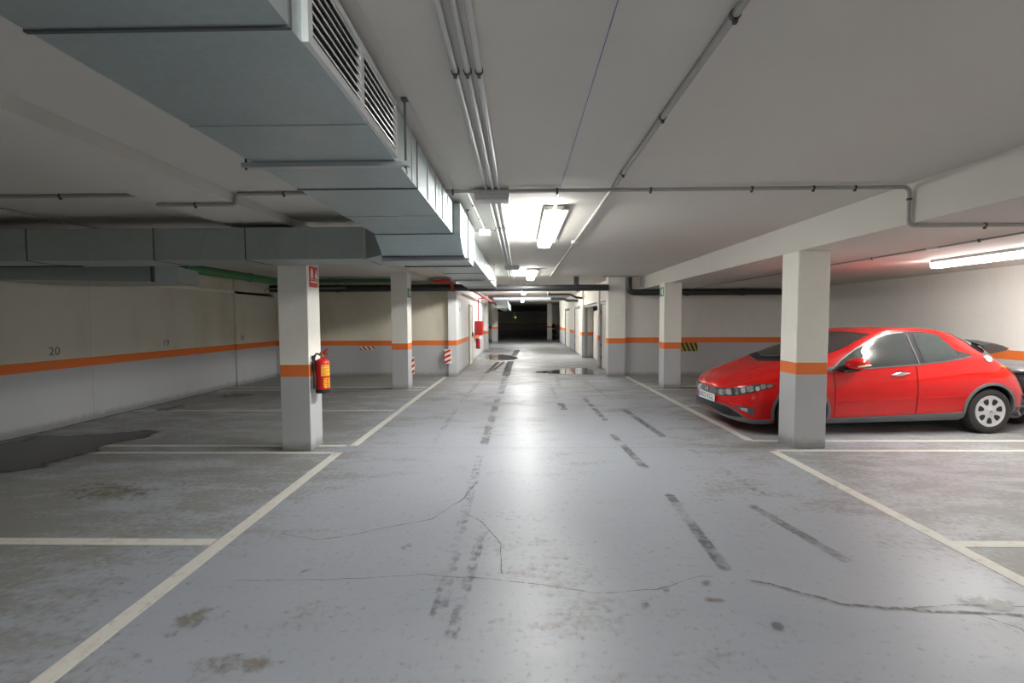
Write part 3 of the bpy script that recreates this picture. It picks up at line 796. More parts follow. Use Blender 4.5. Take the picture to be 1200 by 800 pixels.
def stripes(n, lean, vertical=False, duty=.5):
    out = []
    for k in range(-2, n+3):
        a = k/n; b = a+duty/n
        q = [(a, 0), (b, 0), (b+lean, 1), (a+lean, 1)] if not vertical else [(0, a), (1, a+lean), (1, b+lean), (0, b)]
        # clip along the running axis to 0..1
        ax = 1 if vertical else 0
        for lim, keep in ((0, 1), (1, -1)):
            res = []
            for p, r in zip(q, q[1:]+q[:1]):
                inp, inr = (p[ax]-lim)*keep >= 0, (r[ax]-lim)*keep >= 0
                if inp: res.append(p)
                if inp != inr:
                    t = (lim-p[ax])/(r[ax]-p[ax]); res.append((p[0]+(r[0]-p[0])*t, p[1]+(r[1]-p[1])*t))
            q = res
            if len(q) < 3: break
        if len(q) >= 3: out.append(q)
    return out
board('hazard_board', 'yellow and black hazard board on the right cross wall', 'hazard sign', (4.41, YB, .685), (1, 0, 0), (0, 0, 1), .48, .24, M['sign_yellow'],
      [(q, M['sign_black'], 'hazard_stripe') for q in stripes(4, -.22)])
board('hazard_board', 'red and white hazard strip lying under the orange stripe of the left cross wall', 'hazard sign', (-4.50, YB, .755), (1, 0, 0), (0, 0, 1), .40, .095, W_,
      [(q, R_, 'hazard_stripe') for q in stripes(3, -.22)])
board('hazard_board', 'upright red and white hazard board at the passage corner', 'hazard sign', (-2.10, YB-.10, .37), (1, 0, 0), (0, 0, 1), .17, .40, W_,
      [(q, R_, 'hazard_stripe') for q in stripes(3, .20, True)], thick=.05)
board('hazard_board', 'upright red and white hazard board on the edge of the far left column', 'hazard sign', (-2.55, 10.58, .32), (1, 0, 0), (0, 0, 1), .06, .40, W_,
      [(q, R_, 'hazard_stripe') for q in stripes(3, .12, True)], thick=.012)
# hose cabinet
hc = empty('hose_cabinet', (-1.77, 17.9, .97)); tag(hc, 'red fire hose cabinet on the white passage wall', 'hose cabinet')
bm = B(); box(bm, 0, .27, -.32, .32, 0, .55, bev=.01); finish(bm, 'cabinet_body', M['red_paint'], hc)
bm = B(); box(bm, .27, .285, -.29, .29, .03, .52, bev=.004); dd = finish(bm, 'cabinet_door', M['red_paint'], hc)
bm = B(); box(bm, .285, .30, -.26, -.22, .24, .30, bev=.003); finish(bm, 'latch', M['sign_white'], dd)
bm = B(); box(bm, -.0, .008, -.09, .09, 0, .12, bev=.002)
cb = finish(bm, 'wall_plate', M['junction']); cb.location = (-1.77, 13.3, 1.82); tag(cb, 'small grey plate on the white passage wall above the stripe', 'plate')

# ------------------------------------------------------------------ doors
def door(n, y0, y1, x, mat, label, hinge=True, open_=False, z1=2.12):
    t = empty(f'door_{n}', (x, (y0+y1)/2, 0)); tag(t, label, 'door', kind='structure')
    h = (y1-y0)/2
    bm = B()
    for a, b in ((-h, -h+.07), (h-.07, h)): box(bm, -.03, .09, a, b, 0, z1)
    box(bm, -.03, .09, -h+.07, h-.07, z1-.08, z1)
    finish(bm, 'door_frame', M['door_frame'], t, smooth=False)
    if not open_:
        bm = B(); box(bm, 0, .05, -h+.075, h-.075, .03, z1-.085, bev=.004); p = finish(bm, 'door_panel', mat, t)
        bm = B()
        for k in range(1, 8): box(bm, -.003, .0, -h+.09, h-.09, k*z1/8.3-.004, k*z1/8.3+.004)
        finish(bm, 'panel_groove', M['door_grey'], p, smooth=False)
        for z in (.35, .75, 1.8):
            bm = B(); tube(bm, [(-.015, h-.10, z-.05), (-.015, h-.10, z+.05)], .018, 10); finish(bm, 'hinge', M['clamp'], p)
        bm = B(); box(bm, -.05, 0, -h+.14, -h+.17, .98, 1.12, bev=.006); finish(bm, 'door_handle', M['clamp'], p)
    else:
        # folded back leaves standing inside the opening
        for k, (a, b) in enumerate(((-h+.08, -h+.6), (-h+.75, 0.2), (.3, h-.1))):
            bm = B(); box(bm, .28+.02*k, .32+.02*k, a, b, .02, z1-.22, bev=.004); finish(bm, 'door_panel', mat, t)
        bm = B(); box(bm, .60, .62, -h, h, 0, z1); finish(bm, 'doorway_shade', M['hole_shade'], t, smooth=False)  # black sheet painting the shade deep in the doorway
        bm = B(); box(bm, .24, .28, -h+.15, -h+.19, 1.0, 1.14, bev=.006); finish(bm, 'door_handle', M['clamp'], t)
    return t
door(1, 12.88, 14.71, 2.60, M['door_grey'], 'grey beige steel door just behind the end pier')
door(2, 15.03, 18.49, 2.62, M['door_grey'], 'open doorway with folded beige leaves between two piers', open_=True)
door(3, 19.06, 21.89, 2.62, M['door_white'], 'white garage door, the nearer of the two closed white ones')
door(4, 23.71, 26.79, 2.66, M['door_white'], 'white garage door at the far end of the row')
structure('wall_recess', M['corridor'], 'wall behind the garage doors', 'wall', (3.3, 3.5, 12.95, 30.0, 0, CZ))
# door on the left passage wall
t = empty('door_5', (-1.765, 16.0, 0)); tag(t, 'white service door on the left passage wall before the hose cabinet', 'door', kind='structure')
bm = B()
for a, b in ((-.50, -.44), (.44, .50)): box(bm, 0, .03, a, b, 0, 2.1)
box(bm, 0, .03, -.44, .44, 2.04, 2.1); finish(bm, 'door_frame', plain('door frame tan', (.55, .42, .25), .5), t, smooth=False)
bm = B(); box(bm, 0, .02, -.435, .435, .02, 2.035, bev=.003); p = finish(bm, 'door_panel', M['sign_white'], t)
bm = B(); box(bm, .02, .07, .28, .40, .98, 1.12, bev=.006); finish(bm, 'door_handle', M['clamp'], p)
# emergency point at the dark end
bm = B(); box(bm, -.72, -.58, 57.94, 58, 1.76, 1.84, bev=.01)
tag(finish(bm, 'emergency_light', plain('green glow', (.5, .7, .2), .4, emit=((.6, .9, .2), .35))), 'tiny lit emergency light on the far dark wall', 'emergency light')

#<CAR>
# ------------------------------------------------------------------ the red car
def interp(tab, u):
    """smooth (Hermite, Catmull slopes limited) interpolation through a key table"""
    if u <= tab[0][0]: return tab[0][1]
    if u >= tab[-1][0]: return tab[-1][1]
    for i in range(len(tab)-1):
        (x0, y0), (x1, y1) = tab[i], tab[i+1]
        if x0 <= u <= x1: break
    def sl(k):
        if k <= 0 or k >= len(tab)-1:
            j = max(0, min(len(tab)-2, k if k <= 0 else k-1)); return (tab[j+1][1]-tab[j][1])/(tab[j+1][0]-tab[j][0])
        a = (tab[k][1]-tab[k-1][1])/(tab[k][0]-tab[k-1][0]); b = (tab[k+1][1]-tab[k][1])/(tab[k+1][0]-tab[k][0])
        return 0 if a*b <= 0 else 2*a*b/(a+b)
    h = x1-x0; t = (u-x0)/h
    return ((1+2*t)*(1-t)**2)*y0 + t*(1-t)**2*h*sl(i) + t*t*(3-2*t)*y1 + t*t*(t-1)*h*sl(i+1)

LEN = 4.25
def nose(u, full, reach, p=2.5):
    if u >= reach: return full
    return full*(1-((reach-u)/reach)**p)**(1/p)
def tailr(u, full, reach, p=2.6, k=.52):
    if u <= LEN-reach: return full
    return full*(k+(1-k)*(1-((u-LEN+reach)/reach)**p)**(1/p))
T_WM = [(0, .80), (.45, .80), (.9, .865), (1.6, .88), (2.6, .88), (3.5, .885), (3.9, .87), (4.25, .84)]
T_HB = [(0, .25), (.06, .19), (.3, .15), (1.3, .17), (3.1, .20), (3.9, .24), (4.15, .30), (4.25, .36)]
T_BELT = [(0, .585), (.1, .635), (.3, .715), (.6, .80), (.95, .875), (1.3, .905), (2.0, .945), (2.6, .985), (3.2, 1.06), (3.4, 1.068), (3.6, 1.015), (3.8, .915), (4.02, .79), (4.25, .66)]
T_WBR = [(0, .86), (.3, .88), (.6, .90), (1.0, .925), (1.4, .93), (2.0, .935), (3.0, .935), (3.5, .92), (4.0, .88), (4.25, .85)]   # belt width over body width
T_WE = [(0, .55), (.3, .62), (.6, .70), (.85, .80), (1.2, .79), (1.6, .755), (2.0, .705), (2.5, .665), (3.0, .655), (3.5, .645), (4.0, .63), (4.25, .62)]     # roof edge width over body width
T_HE = [(0, .605), (.1, .665), (.3, .765), (.6, .865), (.85, .925), (1.0, .965), (1.3, 1.06), (1.6, 1.155), (1.83, 1.262), (2.07, 1.355), (2.3, 1.405), (2.6, 1.418), (2.95, 1.400), (3.2, 1.345), (3.4, 1.255), (3.58, 1.145), (3.75, 1.045), (3.95, .925), (4.12, .81), (4.25, .70)]
T_HR = [(0, .615), (.08, .69), (.33, .815), (.6, .905), (.82, .965), (1.1, 1.085), (1.5, 1.245), (1.9, 1.375), (2.2, 1.432), (2.6, 1.452), (3.0, 1.443), (3.3, 1.40), (3.6, 1.32), (3.85, 1.225), (4.0, 1.14), (4.12, 1.0), (4.25, .80)]
SPAN = 5
def section(u):
    wm = interp(T_WM, u)
    wm = nose(u, wm, .45) if u < .45 else tailr(u, wm, .62)
    hb, hbe = interp(T_HB, u), interp(T_BELT, u)
    he, hr = max(interp(T_HE, u), hbe+.012), 0
    hr = max(interp(T_HR, u), he+.006)
    wb = wm*interp(T_WBR, u); we = wm*interp(T_WE, u)
    hh = hbe-hb
    P = [(0, hb), (wm*.90, hb), (wm*.965, hb+.10*hh), (wm*.99, hb+.32*hh), (wm, hb+.58*hh), (wm*(.55*interp(T_WBR, u)+.45)+.006, hb+.84*hh), (wb, hbe), (wb*.45+we*.55+.012, hbe*.5+he*.5), (we, he), (we*.80, he+.58*(hr-he)), (we*.42, he+.90*(hr-he)), (0, hr)]
    return P
def sect_pt(P, t):
    """t in 0..len(P)-1, Catmull-Rom with sharp first corner"""
    n = len(P)-1; i = min(n-1, max(0, int(t))); f = t-i
    if i == 0: return (P[0][0]+(P[1][0]-P[0][0])*f, P[0][1]+(P[1][1]-P[0][1])*f)
    a = P[i-1] if i > 1 else P[i]; b, c = P[i], P[i+1]
    d = P[i+2] if i+2 <= n else (-P[n-1][0], P[n-1][1])
    return tuple(.5*(2*b[k]+(c[k]-a[k])*f+(2*a[k]-5*b[k]+4*c[k]-d[k])*f*f+(3*b[k]-a[k]-3*c[k]+d[k])*f**3) for k in (0, 1))
def S(u, t, side=-1):
    w_, h = sect_pt(section(u), t); return Vector((u, side*w_, h))
def t_of(u, h, t0=1.0, t1=8.6):
    P = section(u); lo, hi = t0, t1
    for _ in range(26):
        m = (lo+hi)/2
        if sect_pt(P, m)[1] < h: lo = m
        else: hi = m
    return (lo+hi)/2
def nrm(u, t, side=-1):
    e = .004
    a = S(min(LEN, u+e), t, side)-S(max(0, u-e), t, side); b = S(u, t+.02, side)-S(u, t-.02, side)
    n = a.cross(b)
    if n.length < 1e-9: return Vector((-1, 0, 0))
    n.normalize()
    if n.y*side < 0 or (abs(n.y) < .02 and n.z < 0 and t > 3): n = -n
    return n
def patch_grid(bm, rows, off, thick=.008, mi=0):
    """rows: grid of (u, t, side); lifts it off the bodywork by off and closes it to a thin shell"""
    top = [[bm.verts.new(S(*q)+nrm(*q)*off) for q in r] for r in rows]
    bot = [[bm.verts.new(S(*q)+nrm(*q)*(off-thick)) for q in r] for r in rows]
    R, C = len(rows), len(rows[0])
    def f(*v):
        try: bm.faces.new(v).material_index = mi
        except ValueError: pass
    for i in range(R-1):
        for j in range(C-1):
            f(top[i][j], top[i][j+1], top[i+1][j+1], top[i+1][j]); f(bot[i][j], bot[i+1][j], bot[i+1][j+1], bot[i][j+1])
    for j in range(C-1):
        f(top[0][j], bot[0][j], bot[0][j+1], top[0][j+1]); f(top[-1][j], top[-1][j+1], bot[-1][j+1], bot[-1][j])
    for i in range(R-1):
        f(top[i][0], top[i+1][0], bot[i+1][0], bot[i][0]); f(top[i][-1], bot[i][-1], bot[i+1][-1], top[i+1][-1])
def pl(tab, u):
    if u <= tab[0][0]: return tab[0][1]
    for (a, b), (c, d) in zip(tab, tab[1:]):
        if u <= c: return b+(d-b)*(u-a)/(c-a) if c > a else d
    return tab[-1][1]
def side_rows(lo, hi, side, nu=28, nh=8, grow=0.0):
    """between a lower and an upper (u,h) polyline"""
    u0 = max(lo[0][0], hi[0][0])-grow; u1 = min(lo[-1][0], hi[-1][0])+grow
    us = sorted(set([u0+(u1-u0)*k/nu for k in range(nu+1)]+[p[0] for p in lo+hi if u0 < p[0] < u1]))
    rows = []
    for u in us:
        a, b = pl(lo, u)-grow, pl(hi, u)+grow
        rows.append([(u, t_of(u, a+(b-a)*k/nh), side) for k in range(nh+1)])
    return rows

paint = plain('car paint red', (.56, .005, .005), .28, 0, .7, .22, .02)
glass = plain('tinted car glass', (.035, .043, .043), .03, 0, .6, .7, .02)
trim_b = plain('black car trim', (.02, .02, .022), .3)
trim_g = plain('grey car plastic', (.13, .135, .14), .55)
chrome = plain('chrome', (.82, .82, .84), .12, 1)
lens = plain('clear lamp lens', (.72, .73, .74), .10, .55, .8)
lens_o = plain('orange lamp lens', (.75, .25, .03), .15, 0, .8)
lens_r = plain('red lamp lens', (.45, .02, .02), .15, 0, .8)
tyre_m = plain('tyre rubber', (.022, .022, .024), .62)
alloy = plain('silver wheel cover', (.66, .66, .67), .3, .55)
plate_m = plain('number plate white', (.82, .83, .84), .4)
eu_blue = plain('plate blue', (.05, .10, .55), .4)

car = empty('hatchback_car', (2.852, 6.946, 0), math.radians(3.29))
tag(car, 'shiny red five-door hatchback parked behind the white column on the right', 'car')
# --- body shell
us = sorted(set([.0, .004, .012, .025, .045, .07, .1, .14, .18, .23, .28, .34, .40, .46]+[.46+(3.9-.46)*k/62 for k in range(63)]+[3.9, 3.95, 4.0, 4.05, 4.09, 4.13, 4.16, 4.19, 4.21, 4.23, 4.242, 4.25]))
NP = 11
ts = [0]+[1+k/SPAN for k in range((NP-1)*SPAN+1)]
bm = B(); rings = []
for u in us:
    P = section(u)
    half = [sect_pt(P, t) for t in ts]
    ring = [Vector((u, -w_, h)) for w_, h in half]+[Vector((u, w_, h)) for w_, h in half[::-1][1:-1]]
    rings.append([bm.verts.new(v) for v in ring])
for a, b in zip(rings, rings[1:]):
    n = len(a)
    for j in range(n): bm.faces.new((a[j], a[(j+1) % n], b[(j+1) % n], b[j]))
bm.faces.new(rings[-1])
bm.faces.new(rings[0][::-1])
bmesh.ops.remove_doubles(bm, verts=bm.verts, dist=.0008)
bmesh.ops.recalc_face_normals(bm, faces=bm.faces)
me = bpy.data.meshes.new('tmp'); bm.to_mesh(me); bm.free()
tmp = bpy.data.objects.new('tmp', me); COL.objects.link(tmp)
cuts = []
WH = [(.89, .31), (3.52, .31)]
for (wu, wz) in WH:
    for s in (-1, 1):
        c = B(); lathe(c, [(0, s*1.2), (.352, s*1.2), (.352, s*.55), (0, s*.55)], 56, 'Y', (wu, 0, wz+.01))
        bmesh.ops.recalc_face_normals(c, faces=c.faces)
        cm = bpy.data.meshes.new('cut'); c.to_mesh(cm); c.free()
        cm.materials.append(trim_b)
        oc = bpy.data.objects.new('cut', cm); COL.objects.link(oc); cuts.append(oc)
        md = tmp.modifiers.new('b', 'BOOLEAN'); md.operation = 'DIFFERENCE'; md.object = oc; md.solver = 'EXACT'
me.materials.append(paint)
bpy.context.view_layer.update()
dg = bpy.context.evaluated_depsgraph_get()
new = bpy.data.meshes.new_from_object(tmp.evaluated_get(dg))
bpy.data.objects.remove(tmp)
for oc in cuts: bpy.data.objects.remove(oc)
bm = B(); bm.from_mesh(new)
for f in bm.faces:
    c = f.calc_center_median()
    f.material_index = 0
    for (wu, wz) in WH:
        if math.hypot(c.x-wu, c.z-wz-.01) < .3535 and abs(c.y) > .5: f.material_index = 1
body = finish(bm, 'body', [paint, trim_b], car, angle=38)

def cpart(name, mat, fn, parent=car, angle=32, label=None):
    bm = B(); fn(bm); o = finish(bm, name, mat, parent, angle=angle)
    if label: o['label'] = label
    return o
# outlines in (u, h)
BELT = [(1.26, .868), (1.6, .897), (2.0, .925), (2.5, .958), (2.9, 1.000), (3.1, 1.035), (3.25, 1.064)]
FW_LO = [(1.36, .880), (1.6, .903), (2.0, .931), (2.50, .964)]
FW_HI = [(1.36, .925), (1.48, 1.005), (1.60, 1.075), (1.72, 1.145), (1.84, 1.205), (1.96, 1.265), (2.08, 1.315), (2.2, 1.345), (2.35, 1.365), (2.47, 1.372)]
RW_LO = [(2.60, .974), (2.9, 1.006), (3.085, 1.038)]
RW_HI = [(2.585, 1.375), (2.75, 1.372), (2.90, 1.352), (2.96, 1.335), (3.02, 1.25), (3.085, 1.13)]
QW_LO = [(3.11, 1.045), (3.245, 1.070)]
QW_HI = [(3.11, 1.115), (3.17, 1.098), (3.245, 1.075)]
SUR_LO = [(1.18, .868), (1.6, .887), (2.0, .915), (2.5, .948), (2.9, .988), (3.1, 1.022), (3.29, 1.066)]
SUR_HI = [(1.18, .885), (1.36, .945), (1.48, 1.028), (1.60, 1.098), (1.72, 1.168), (1.84, 1.228), (1.96, 1.285), (2.08, 1.334), (2.2, 1.364), (2.35, 1.384), (2.5, 1.391), (2.75, 1.390), (2.90, 1.370), (2.975, 1.345), (3.035, 1.26), (3.10, 1.14), (3.29, 1.072)]
for s in (-1, 1):
    # doors first: dark shut line, then the door skin
    FD_LO = [(1.33, .25), (1.6, .262), (2.455, .285)]; FD_HI = [(1.33, .876), (1.6, .889), (2.0, .917), (2.455, .946)]
    RD_LO = [(2.475, .285), (3.00, .30), (3.10, .42), (3.165, .55), (3.20, .62)]; RD_HI = [(2.475, .948), (2.9, .990), (3.18, 1.038)]
    for lo, hi, nm in ((FD_LO, FD_HI, 'front_door'), (RD_LO, RD_HI, 'rear_door')):
        cpart('door_seal', trim_b, lambda b: patch_grid(b, side_rows(lo, hi, s, 24, 14, .007), .0015, .006))
        d = cpart(nm, paint, lambda b: patch_grid(b, side_rows(lo, hi, s, 24, 22), .0065, .010))
        # crease along the lower door
        lo2 = [(lo[0][0]+.06, .462), (2.45, .497), (3.16, .528)]; hi2 = [(u, h+.012) for u, h in lo2]
        u1 = min(lo[-1][0]-.04, 3.15)
        lo2 = [(lo[0][0]+.05, .45+(lo[0][0]-1.38)*.037), (u1, .45+(u1-1.38)*.037)]; hi2 = [(u, h+.018) for u, h in lo2]
        cpart('crease_line', paint, lambda b: patch_grid(b, side_rows(lo2, hi2, s, 20, 3), .0135, .012), d)
        if nm == 'front_door':
            bm = B()
            t0 = t_of(2.235, .836); c0 = S(2.235, t0, s)
            lathe(bm, [(0, 0), (.075, 0), (.078, .006), (.055, .0065), (0, .0065)], 28, 'Y')
            for v in bm.verts: v.co = Vector((c0.x+v.co.x*1.05, c0.y+s*(v.co.y+.004), c0.z+v.co.z*.62))
            finish(bm, 'handle_recess', plain('handle recess shade', (.22, .01, .01), .4), d)  # darker red paints the shade of the recess onto a flat disc
            bm = B(); bmesh.ops.create_uvsphere(bm, u_segments=24, v_segments=12, radius=1)
            for v in bm.verts: v.co = Vector((c0.x-.005+v.co.x*.135, c0.y+s*(.022+v.co.y*.016), c0.z-.002+v.co.x*.012+v.co.z*.026*(1-.35*abs(v.co.x))))
            finish(bm, 'door_handle', chrome, d)['label'] = 'chrome door handle'
    sw = cpart('window_surround', trim_b, lambda b: patch_grid(b, side_rows(SUR_LO, SUR_HI, s, 40, 10), .008, .012))
    cpart('side_window', glass, lambda b: patch_grid(b, side_rows(FW_LO, FW_HI, s, 26, 10), .0105, .006))
    cpart('side_window', glass, lambda b: patch_grid(b, side_rows(RW_LO, RW_HI, s, 18, 10), .0105, .006))
    cpart('side_window', glass, lambda b: patch_grid(b, side_rows(QW_LO, QW_HI, s, 6, 4), .0105, .006))
    bl_lo = [(u, h-.012) for u, h in BELT]; bl_hi = [(u, h+.003) for u, h in BELT]
    cpart('belt_strip', plain('dark satin strip', (.16, .16, .17), .3, .6), lambda b: patch_grid(b, side_rows(bl_lo, bl_hi, s, 40, 2), .0135, .012), sw)
    fr_lo = [(u, h+.004) for u, h in FW_HI]; fr_hi = [(u, h+.016) for u, h in FW_HI]
    cpart('window_bead', chrome, lambda b: patch_grid(b, side_rows(fr_lo, fr_hi, s, 26, 2), .0115, .006), sw)
    bp = [(2.515, .965), (2.53, .966)]
    cpart('pillar_post', plain('gloss pillar', (.10, .10, .11), .15), lambda b: patch_grid(b, side_rows([(2.505, .968), (2.53, .97)], [(2.50, 1.37), (2.53, 1.37)], s, 3, 10), .0125, .004), sw)
    # sill and wheel arch trims
    cpart('sill', trim_g, lambda b: patch_grid(b, side_rows([(1.22, .168), (3.16, .198)], [(1.22, .236), (1.3, .238), (3.10, .300), (3.16, .305)], s, 30, 5), .016, .022))
    for wu, wz in WH:
        def arch(b, wu=wu, wz=wz):
            rows = []
            for k in range(45):
                a = math.radians(-16+212*k/44)
                row = []
                for r in (.350, .362, .374, .386):
                    h = wz+.01+r*math.sin(a); row.append((wu+r*math.cos(a), t_of(wu+r*math.cos(a), max(h, interp(T_HB, wu)+.004)), s))
                rows.append(row)
            patch_grid(b, rows, .012, .03)
        cpart('wheel_arch_trim', trim_g, arch)
    # front fog lamp pocket, headlamp, tail lamp
    cpart('fog_lamp', plain('fog pocket', (.10, .10, .10), .35, .3), lambda b: patch_grid(b, side_rows([(.085, .372), (.16, .325), (.275, .262)], [(.085, .380), (.275, .380)], s, 12, 5), .006, .012))
    cpart('fog_lens', chrome, lambda b: patch_grid(b, side_rows([(.15, .345), (.215, .306)], [(.15, .362), (.215, .366)], s, 6, 4), .010, .008))
    cpart('bumper_blade', paint, lambda b: patch_grid(b, side_rows([(.07, .384), (.31, .386)], [(.07, .402), (.31, .404)], s, 12, 3), .014, .02))
    cpart('tail_lamp', lens_o, lambda b: patch_grid(b, side_rows([(3.66, .925), (3.80, .895)], [(3.66, .932), (3.80, .935)], s, 10, 4), .007, .012))
    cpart('tail_lamp', lens_r, lambda b: patch_grid(b, side_rows([(3.805, .893), (4.1, .72), (4.2, .64)], [(3.805, .932), (3.95, .85), (4.1, .76), (4.2, .67)], s, 14, 5), .007, .012))
    cpart('rear_reflector', lens_r, lambda b: patch_grid(b, side_rows([(4.02, .50), (4.16, .50)], [(4.02, .53), (4.16, .535)], s, 5, 2), .006, .008))
    # door mirror
    bm = B(); bmesh.ops.create_uvsphere(bm, u_segments=28, v_segments=16, radius=1)
    for v in bm.verts:
        x, y, z = v.co
        k = 1-.18*max(0, -x)
        v.co = Vector((1.575+x*.155, s*(.925+y*.105*k), .982+math.copysign(abs(z)**.8, z)*.076*k+.012*x))
    mir = finish(bm, 'door_mirror', paint, car)
    bm = B(); prism(bm, [(1.38, .90), (1.66, .93), (1.62, .885), (1.42, .868)], lambda a, b, d: Vector((a, s*(.76+d), b)), .16); finish(bm, 'mirror_foot', trim_b, mir, smooth=False)
    # small lens on the mirror rim
    bm = B(); bmesh.ops.create_uvsphere(bm, u_segments=16, v_segments=8, radius=1)
    for v in bm.verts: v.co = Vector((1.60+v.co.x*.10, s*(1.022+v.co.y*.010), .962+v.co.z*.014+v.co.x*.01))
    finish(bm, 'mirror_lamp', plain('pale amber lens', (.75, .62, .40), .15, 0, .6), mir)
# fuel flap on the near side only
bm = B(); c0 = S(3.50, t_of(3.50, 1.03), -1); n0 = nrm(3.5, t_of(3.5, 1.03), -1)
lathe(bm, [(0, .012), (.055, .012), (.066, .008), (.070, 0)], 28, 'Z')
rot = Vector((0, 0, 1)).rotation_difference(n0).to_matrix()
for v in bm.verts: v.co = c0+rot @ Vector((v.co.x*.95, v.co.y*.8, v.co.z))
ff = finish(bm, 'fuel_flap', chrome, car); ff['label'] = 'oval chrome fuel flap'
bm = B(); bmesh.ops.create_uvsphere(bm, u_segments=16, v_segments=8, radius=1)
for v in bm.verts: v.co = c0+n0*.013+rot @ Vector((v.co.x*.05, v.co.y*.02, v.co.z*.006))
finish(bm, 'flap_grip', alloy, ff)
# windscreen and tailgate glass
def screen(b, u_lo, u_hi, t_lo, t_hi, off, nu=16, nt=10):
    rows = []
    for i in range(nu+1):
        f = i/nu; row = []
        for side in (-1, 1):
            seq = range(nt+1) if side < 0 else range(nt-1, -1, -1)
            for j in seq:
                g_ = j/nt; t = t_lo+(t_hi-t_lo)*g_
                ua = u_lo(g_); ub = u_hi(g_)
                row.append((ua+(ub-ua)*f, t, side))
        rows.append(row)
    patch_grid(b, rows, off, .010)
def up_n(q): return nrm(*q)
cpart('windscreen_surround', trim_b, lambda b: screen(b, lambda g_: 1.08-.28*g_, lambda g_: 2.02-.08*g_, 8.22, 11.0, .003))
cpart('windscreen', glass, lambda b: screen(b, lambda g_: 1.14-.25*g_, lambda g_: 1.98-.08*g_, 8.32, 11.0, .006))
cpart('wiper', trim_b, lambda b: (tube(b, [S(.93, 10.6, -1)+Vector((0, 0, .022)), S(1.13, 8.9, -1)+Vector((0, 0, .026))], .010, 8), tube(b, [S(.90, 10.5, 1)+Vector((0, 0, .022)), S(.95, 10.2, -1)+Vector((0, 0, .022))], .010, 8)))
cpart('cowl_panel', trim_b, lambda b: screen(b, lambda g_: 1.03-.28*g_, lambda g_: 1.10-.25*g_, 8.1, 11.0, .008))
cpart('tailgate_glass', glass, lambda b: screen(b, lambda g_: 3.28+.06*g_, lambda g_: 4.08, 8.05, 11.0, .008, 24))
# bonnet shut line
for s in (-1, 1):
    def bline(b, s=s):
        rows = [[(u, 7.05+1.1*(u-.10)/.9+d, s) for d in (-.03, .03)] for u in [.12+.86*k/30 for k in range(31)]]
        patch_grid(b, rows, .0012, .004)
    cpart('bonnet_shut_line', plain('shut line dark red', (.10, .008, .008), .5), bline)
    def rline(b, s=s):
        rows = [[(u, 9.25+.55*((u-.2)/.7)+d, s) for d in (-.09, 0, .09)] for u in [.14+.70*k/24 for k in range(25)]]
        patch_grid(b, rows, .006, .010)
    cpart('bonnet_crease', paint, rline)
# light strip right across the nose
NU = [0, .003, .008, .016, .03, .05, .075, .105, .14, .18, .23, .28, .34, .40, .46, .52, .575]
LS_LO = [(0, .475), (.03, .478), (.1, .51), (.2, .555), (.35, .605), (.5, .650), (.575, .672)]
LS_HI = [(0, .575), (.03, .592), (.1, .617), (.2, .655), (.35, .697), (.5, .705), (.575, .682)]
def nose_rows(lo, hi, us_, nh):
    rows = []
    for side in (-1, 1):
        seq = us_[::-1] if side < 0 else us_[1:]
        for u in seq:
            a, b_ = pl(lo, u), pl(hi, u)
            rows.append([(max(u, .0005), t_of(max(u, .0005), a+(b_-a)*k/nh), side) for k in range(nh+1)])
    return rows
ls = cpart('light_strip', plain('light strip backing', (.10, .105, .11), .12, .4, .8), lambda b: patch_grid(b, nose_rows(LS_LO, LS_HI, NU, 6), .006, .012))
# bright lamp cells inside the strip
for s in (-1, 1):
    for (ua, ub, k0, k1, mt) in ((.02, .05, .2, .75, chrome), (.055, .09, .25, .8, lens), (.105, .15, .2, .85, chrome), (.165, .205, .25, .7, lens), (.22, .29, .22, .85, chrome), (.31, .36, .15, .6, lens), (.375, .44, .2, .8, chrome), (.455, .535, .2, .72, chrome)):
        def cell(b, s=s, ua=ua, ub=ub, k0=k0, k1=k1):
            rows = []
            for i in range(6):
                u = ua+(ub-ua)*i/5; a, c = pl(LS_LO, u), pl(LS_HI, u)
                sh = .10*math.sin(PI*i/5)
                rows.append([(u, t_of(u, a+(c-a)*(k0-sh+(k1-k0+2*sh)*k/3)), s) for k in range(4)])
            patch_grid(b, rows, .0085, .006)
        cpart('lamp_cell', mt, cell, ls)
# emblem: a plain chrome letter-shaped badge in the middle of the strip
bm = B()
for y in (-.036, .036): prism(bm, [(y-.010, .500), (y+.010, .500), (y*1.12+.010, .572), (y*1.12-.010, .572)], lambda a, b, d: Vector((-.010-d, a, b)), .008)
prism(bm, [(-.036, .529), (.036, .529), (.036, .543), (-.036, .543)], lambda a, b, d: Vector((-.010-d, a, b)), .008)
finish(bm, 'emblem', chrome, ls, smooth=False)
# lower grille, grey lip
GU = [0, .003, .008, .016, .03, .05, .075, .105, .14, .18]
gl = cpart('lower_grille', plain('black grille mesh', (.012, .012, .013), .5), lambda b: patch_grid(b, nose_rows([(0, .205), (.10, .215), (.18, .235)], [(0, .365), (.05, .352), (.10, .315), (.14, .275), (.18, .24)], GU, 6), .004, .012))
for k in range(5):
    z = .228+.028*k; um = .135-.02*k
    cpart('grille_bar', trim_b, lambda b: patch_grid(b, nose_rows([(0, z), (um, z)], [(0, z+.008), (um, z+.008)], [q for q in GU if q <= um+.02], 2), .010, .010), gl)
cpart('bumper_lip', trim_g, lambda b: patch_grid(b, nose_rows([(0, .258), (.02, .215), (.06, .192), (.3, .152), (.52, .156)], [(0, .272), (.02, .240), (.06, .222), (.14, .224), (.2, .236), (.3, .205), (.52, .215)], GU+[.24, .3, .36, .42, .48, .52], 4), .014, .022))
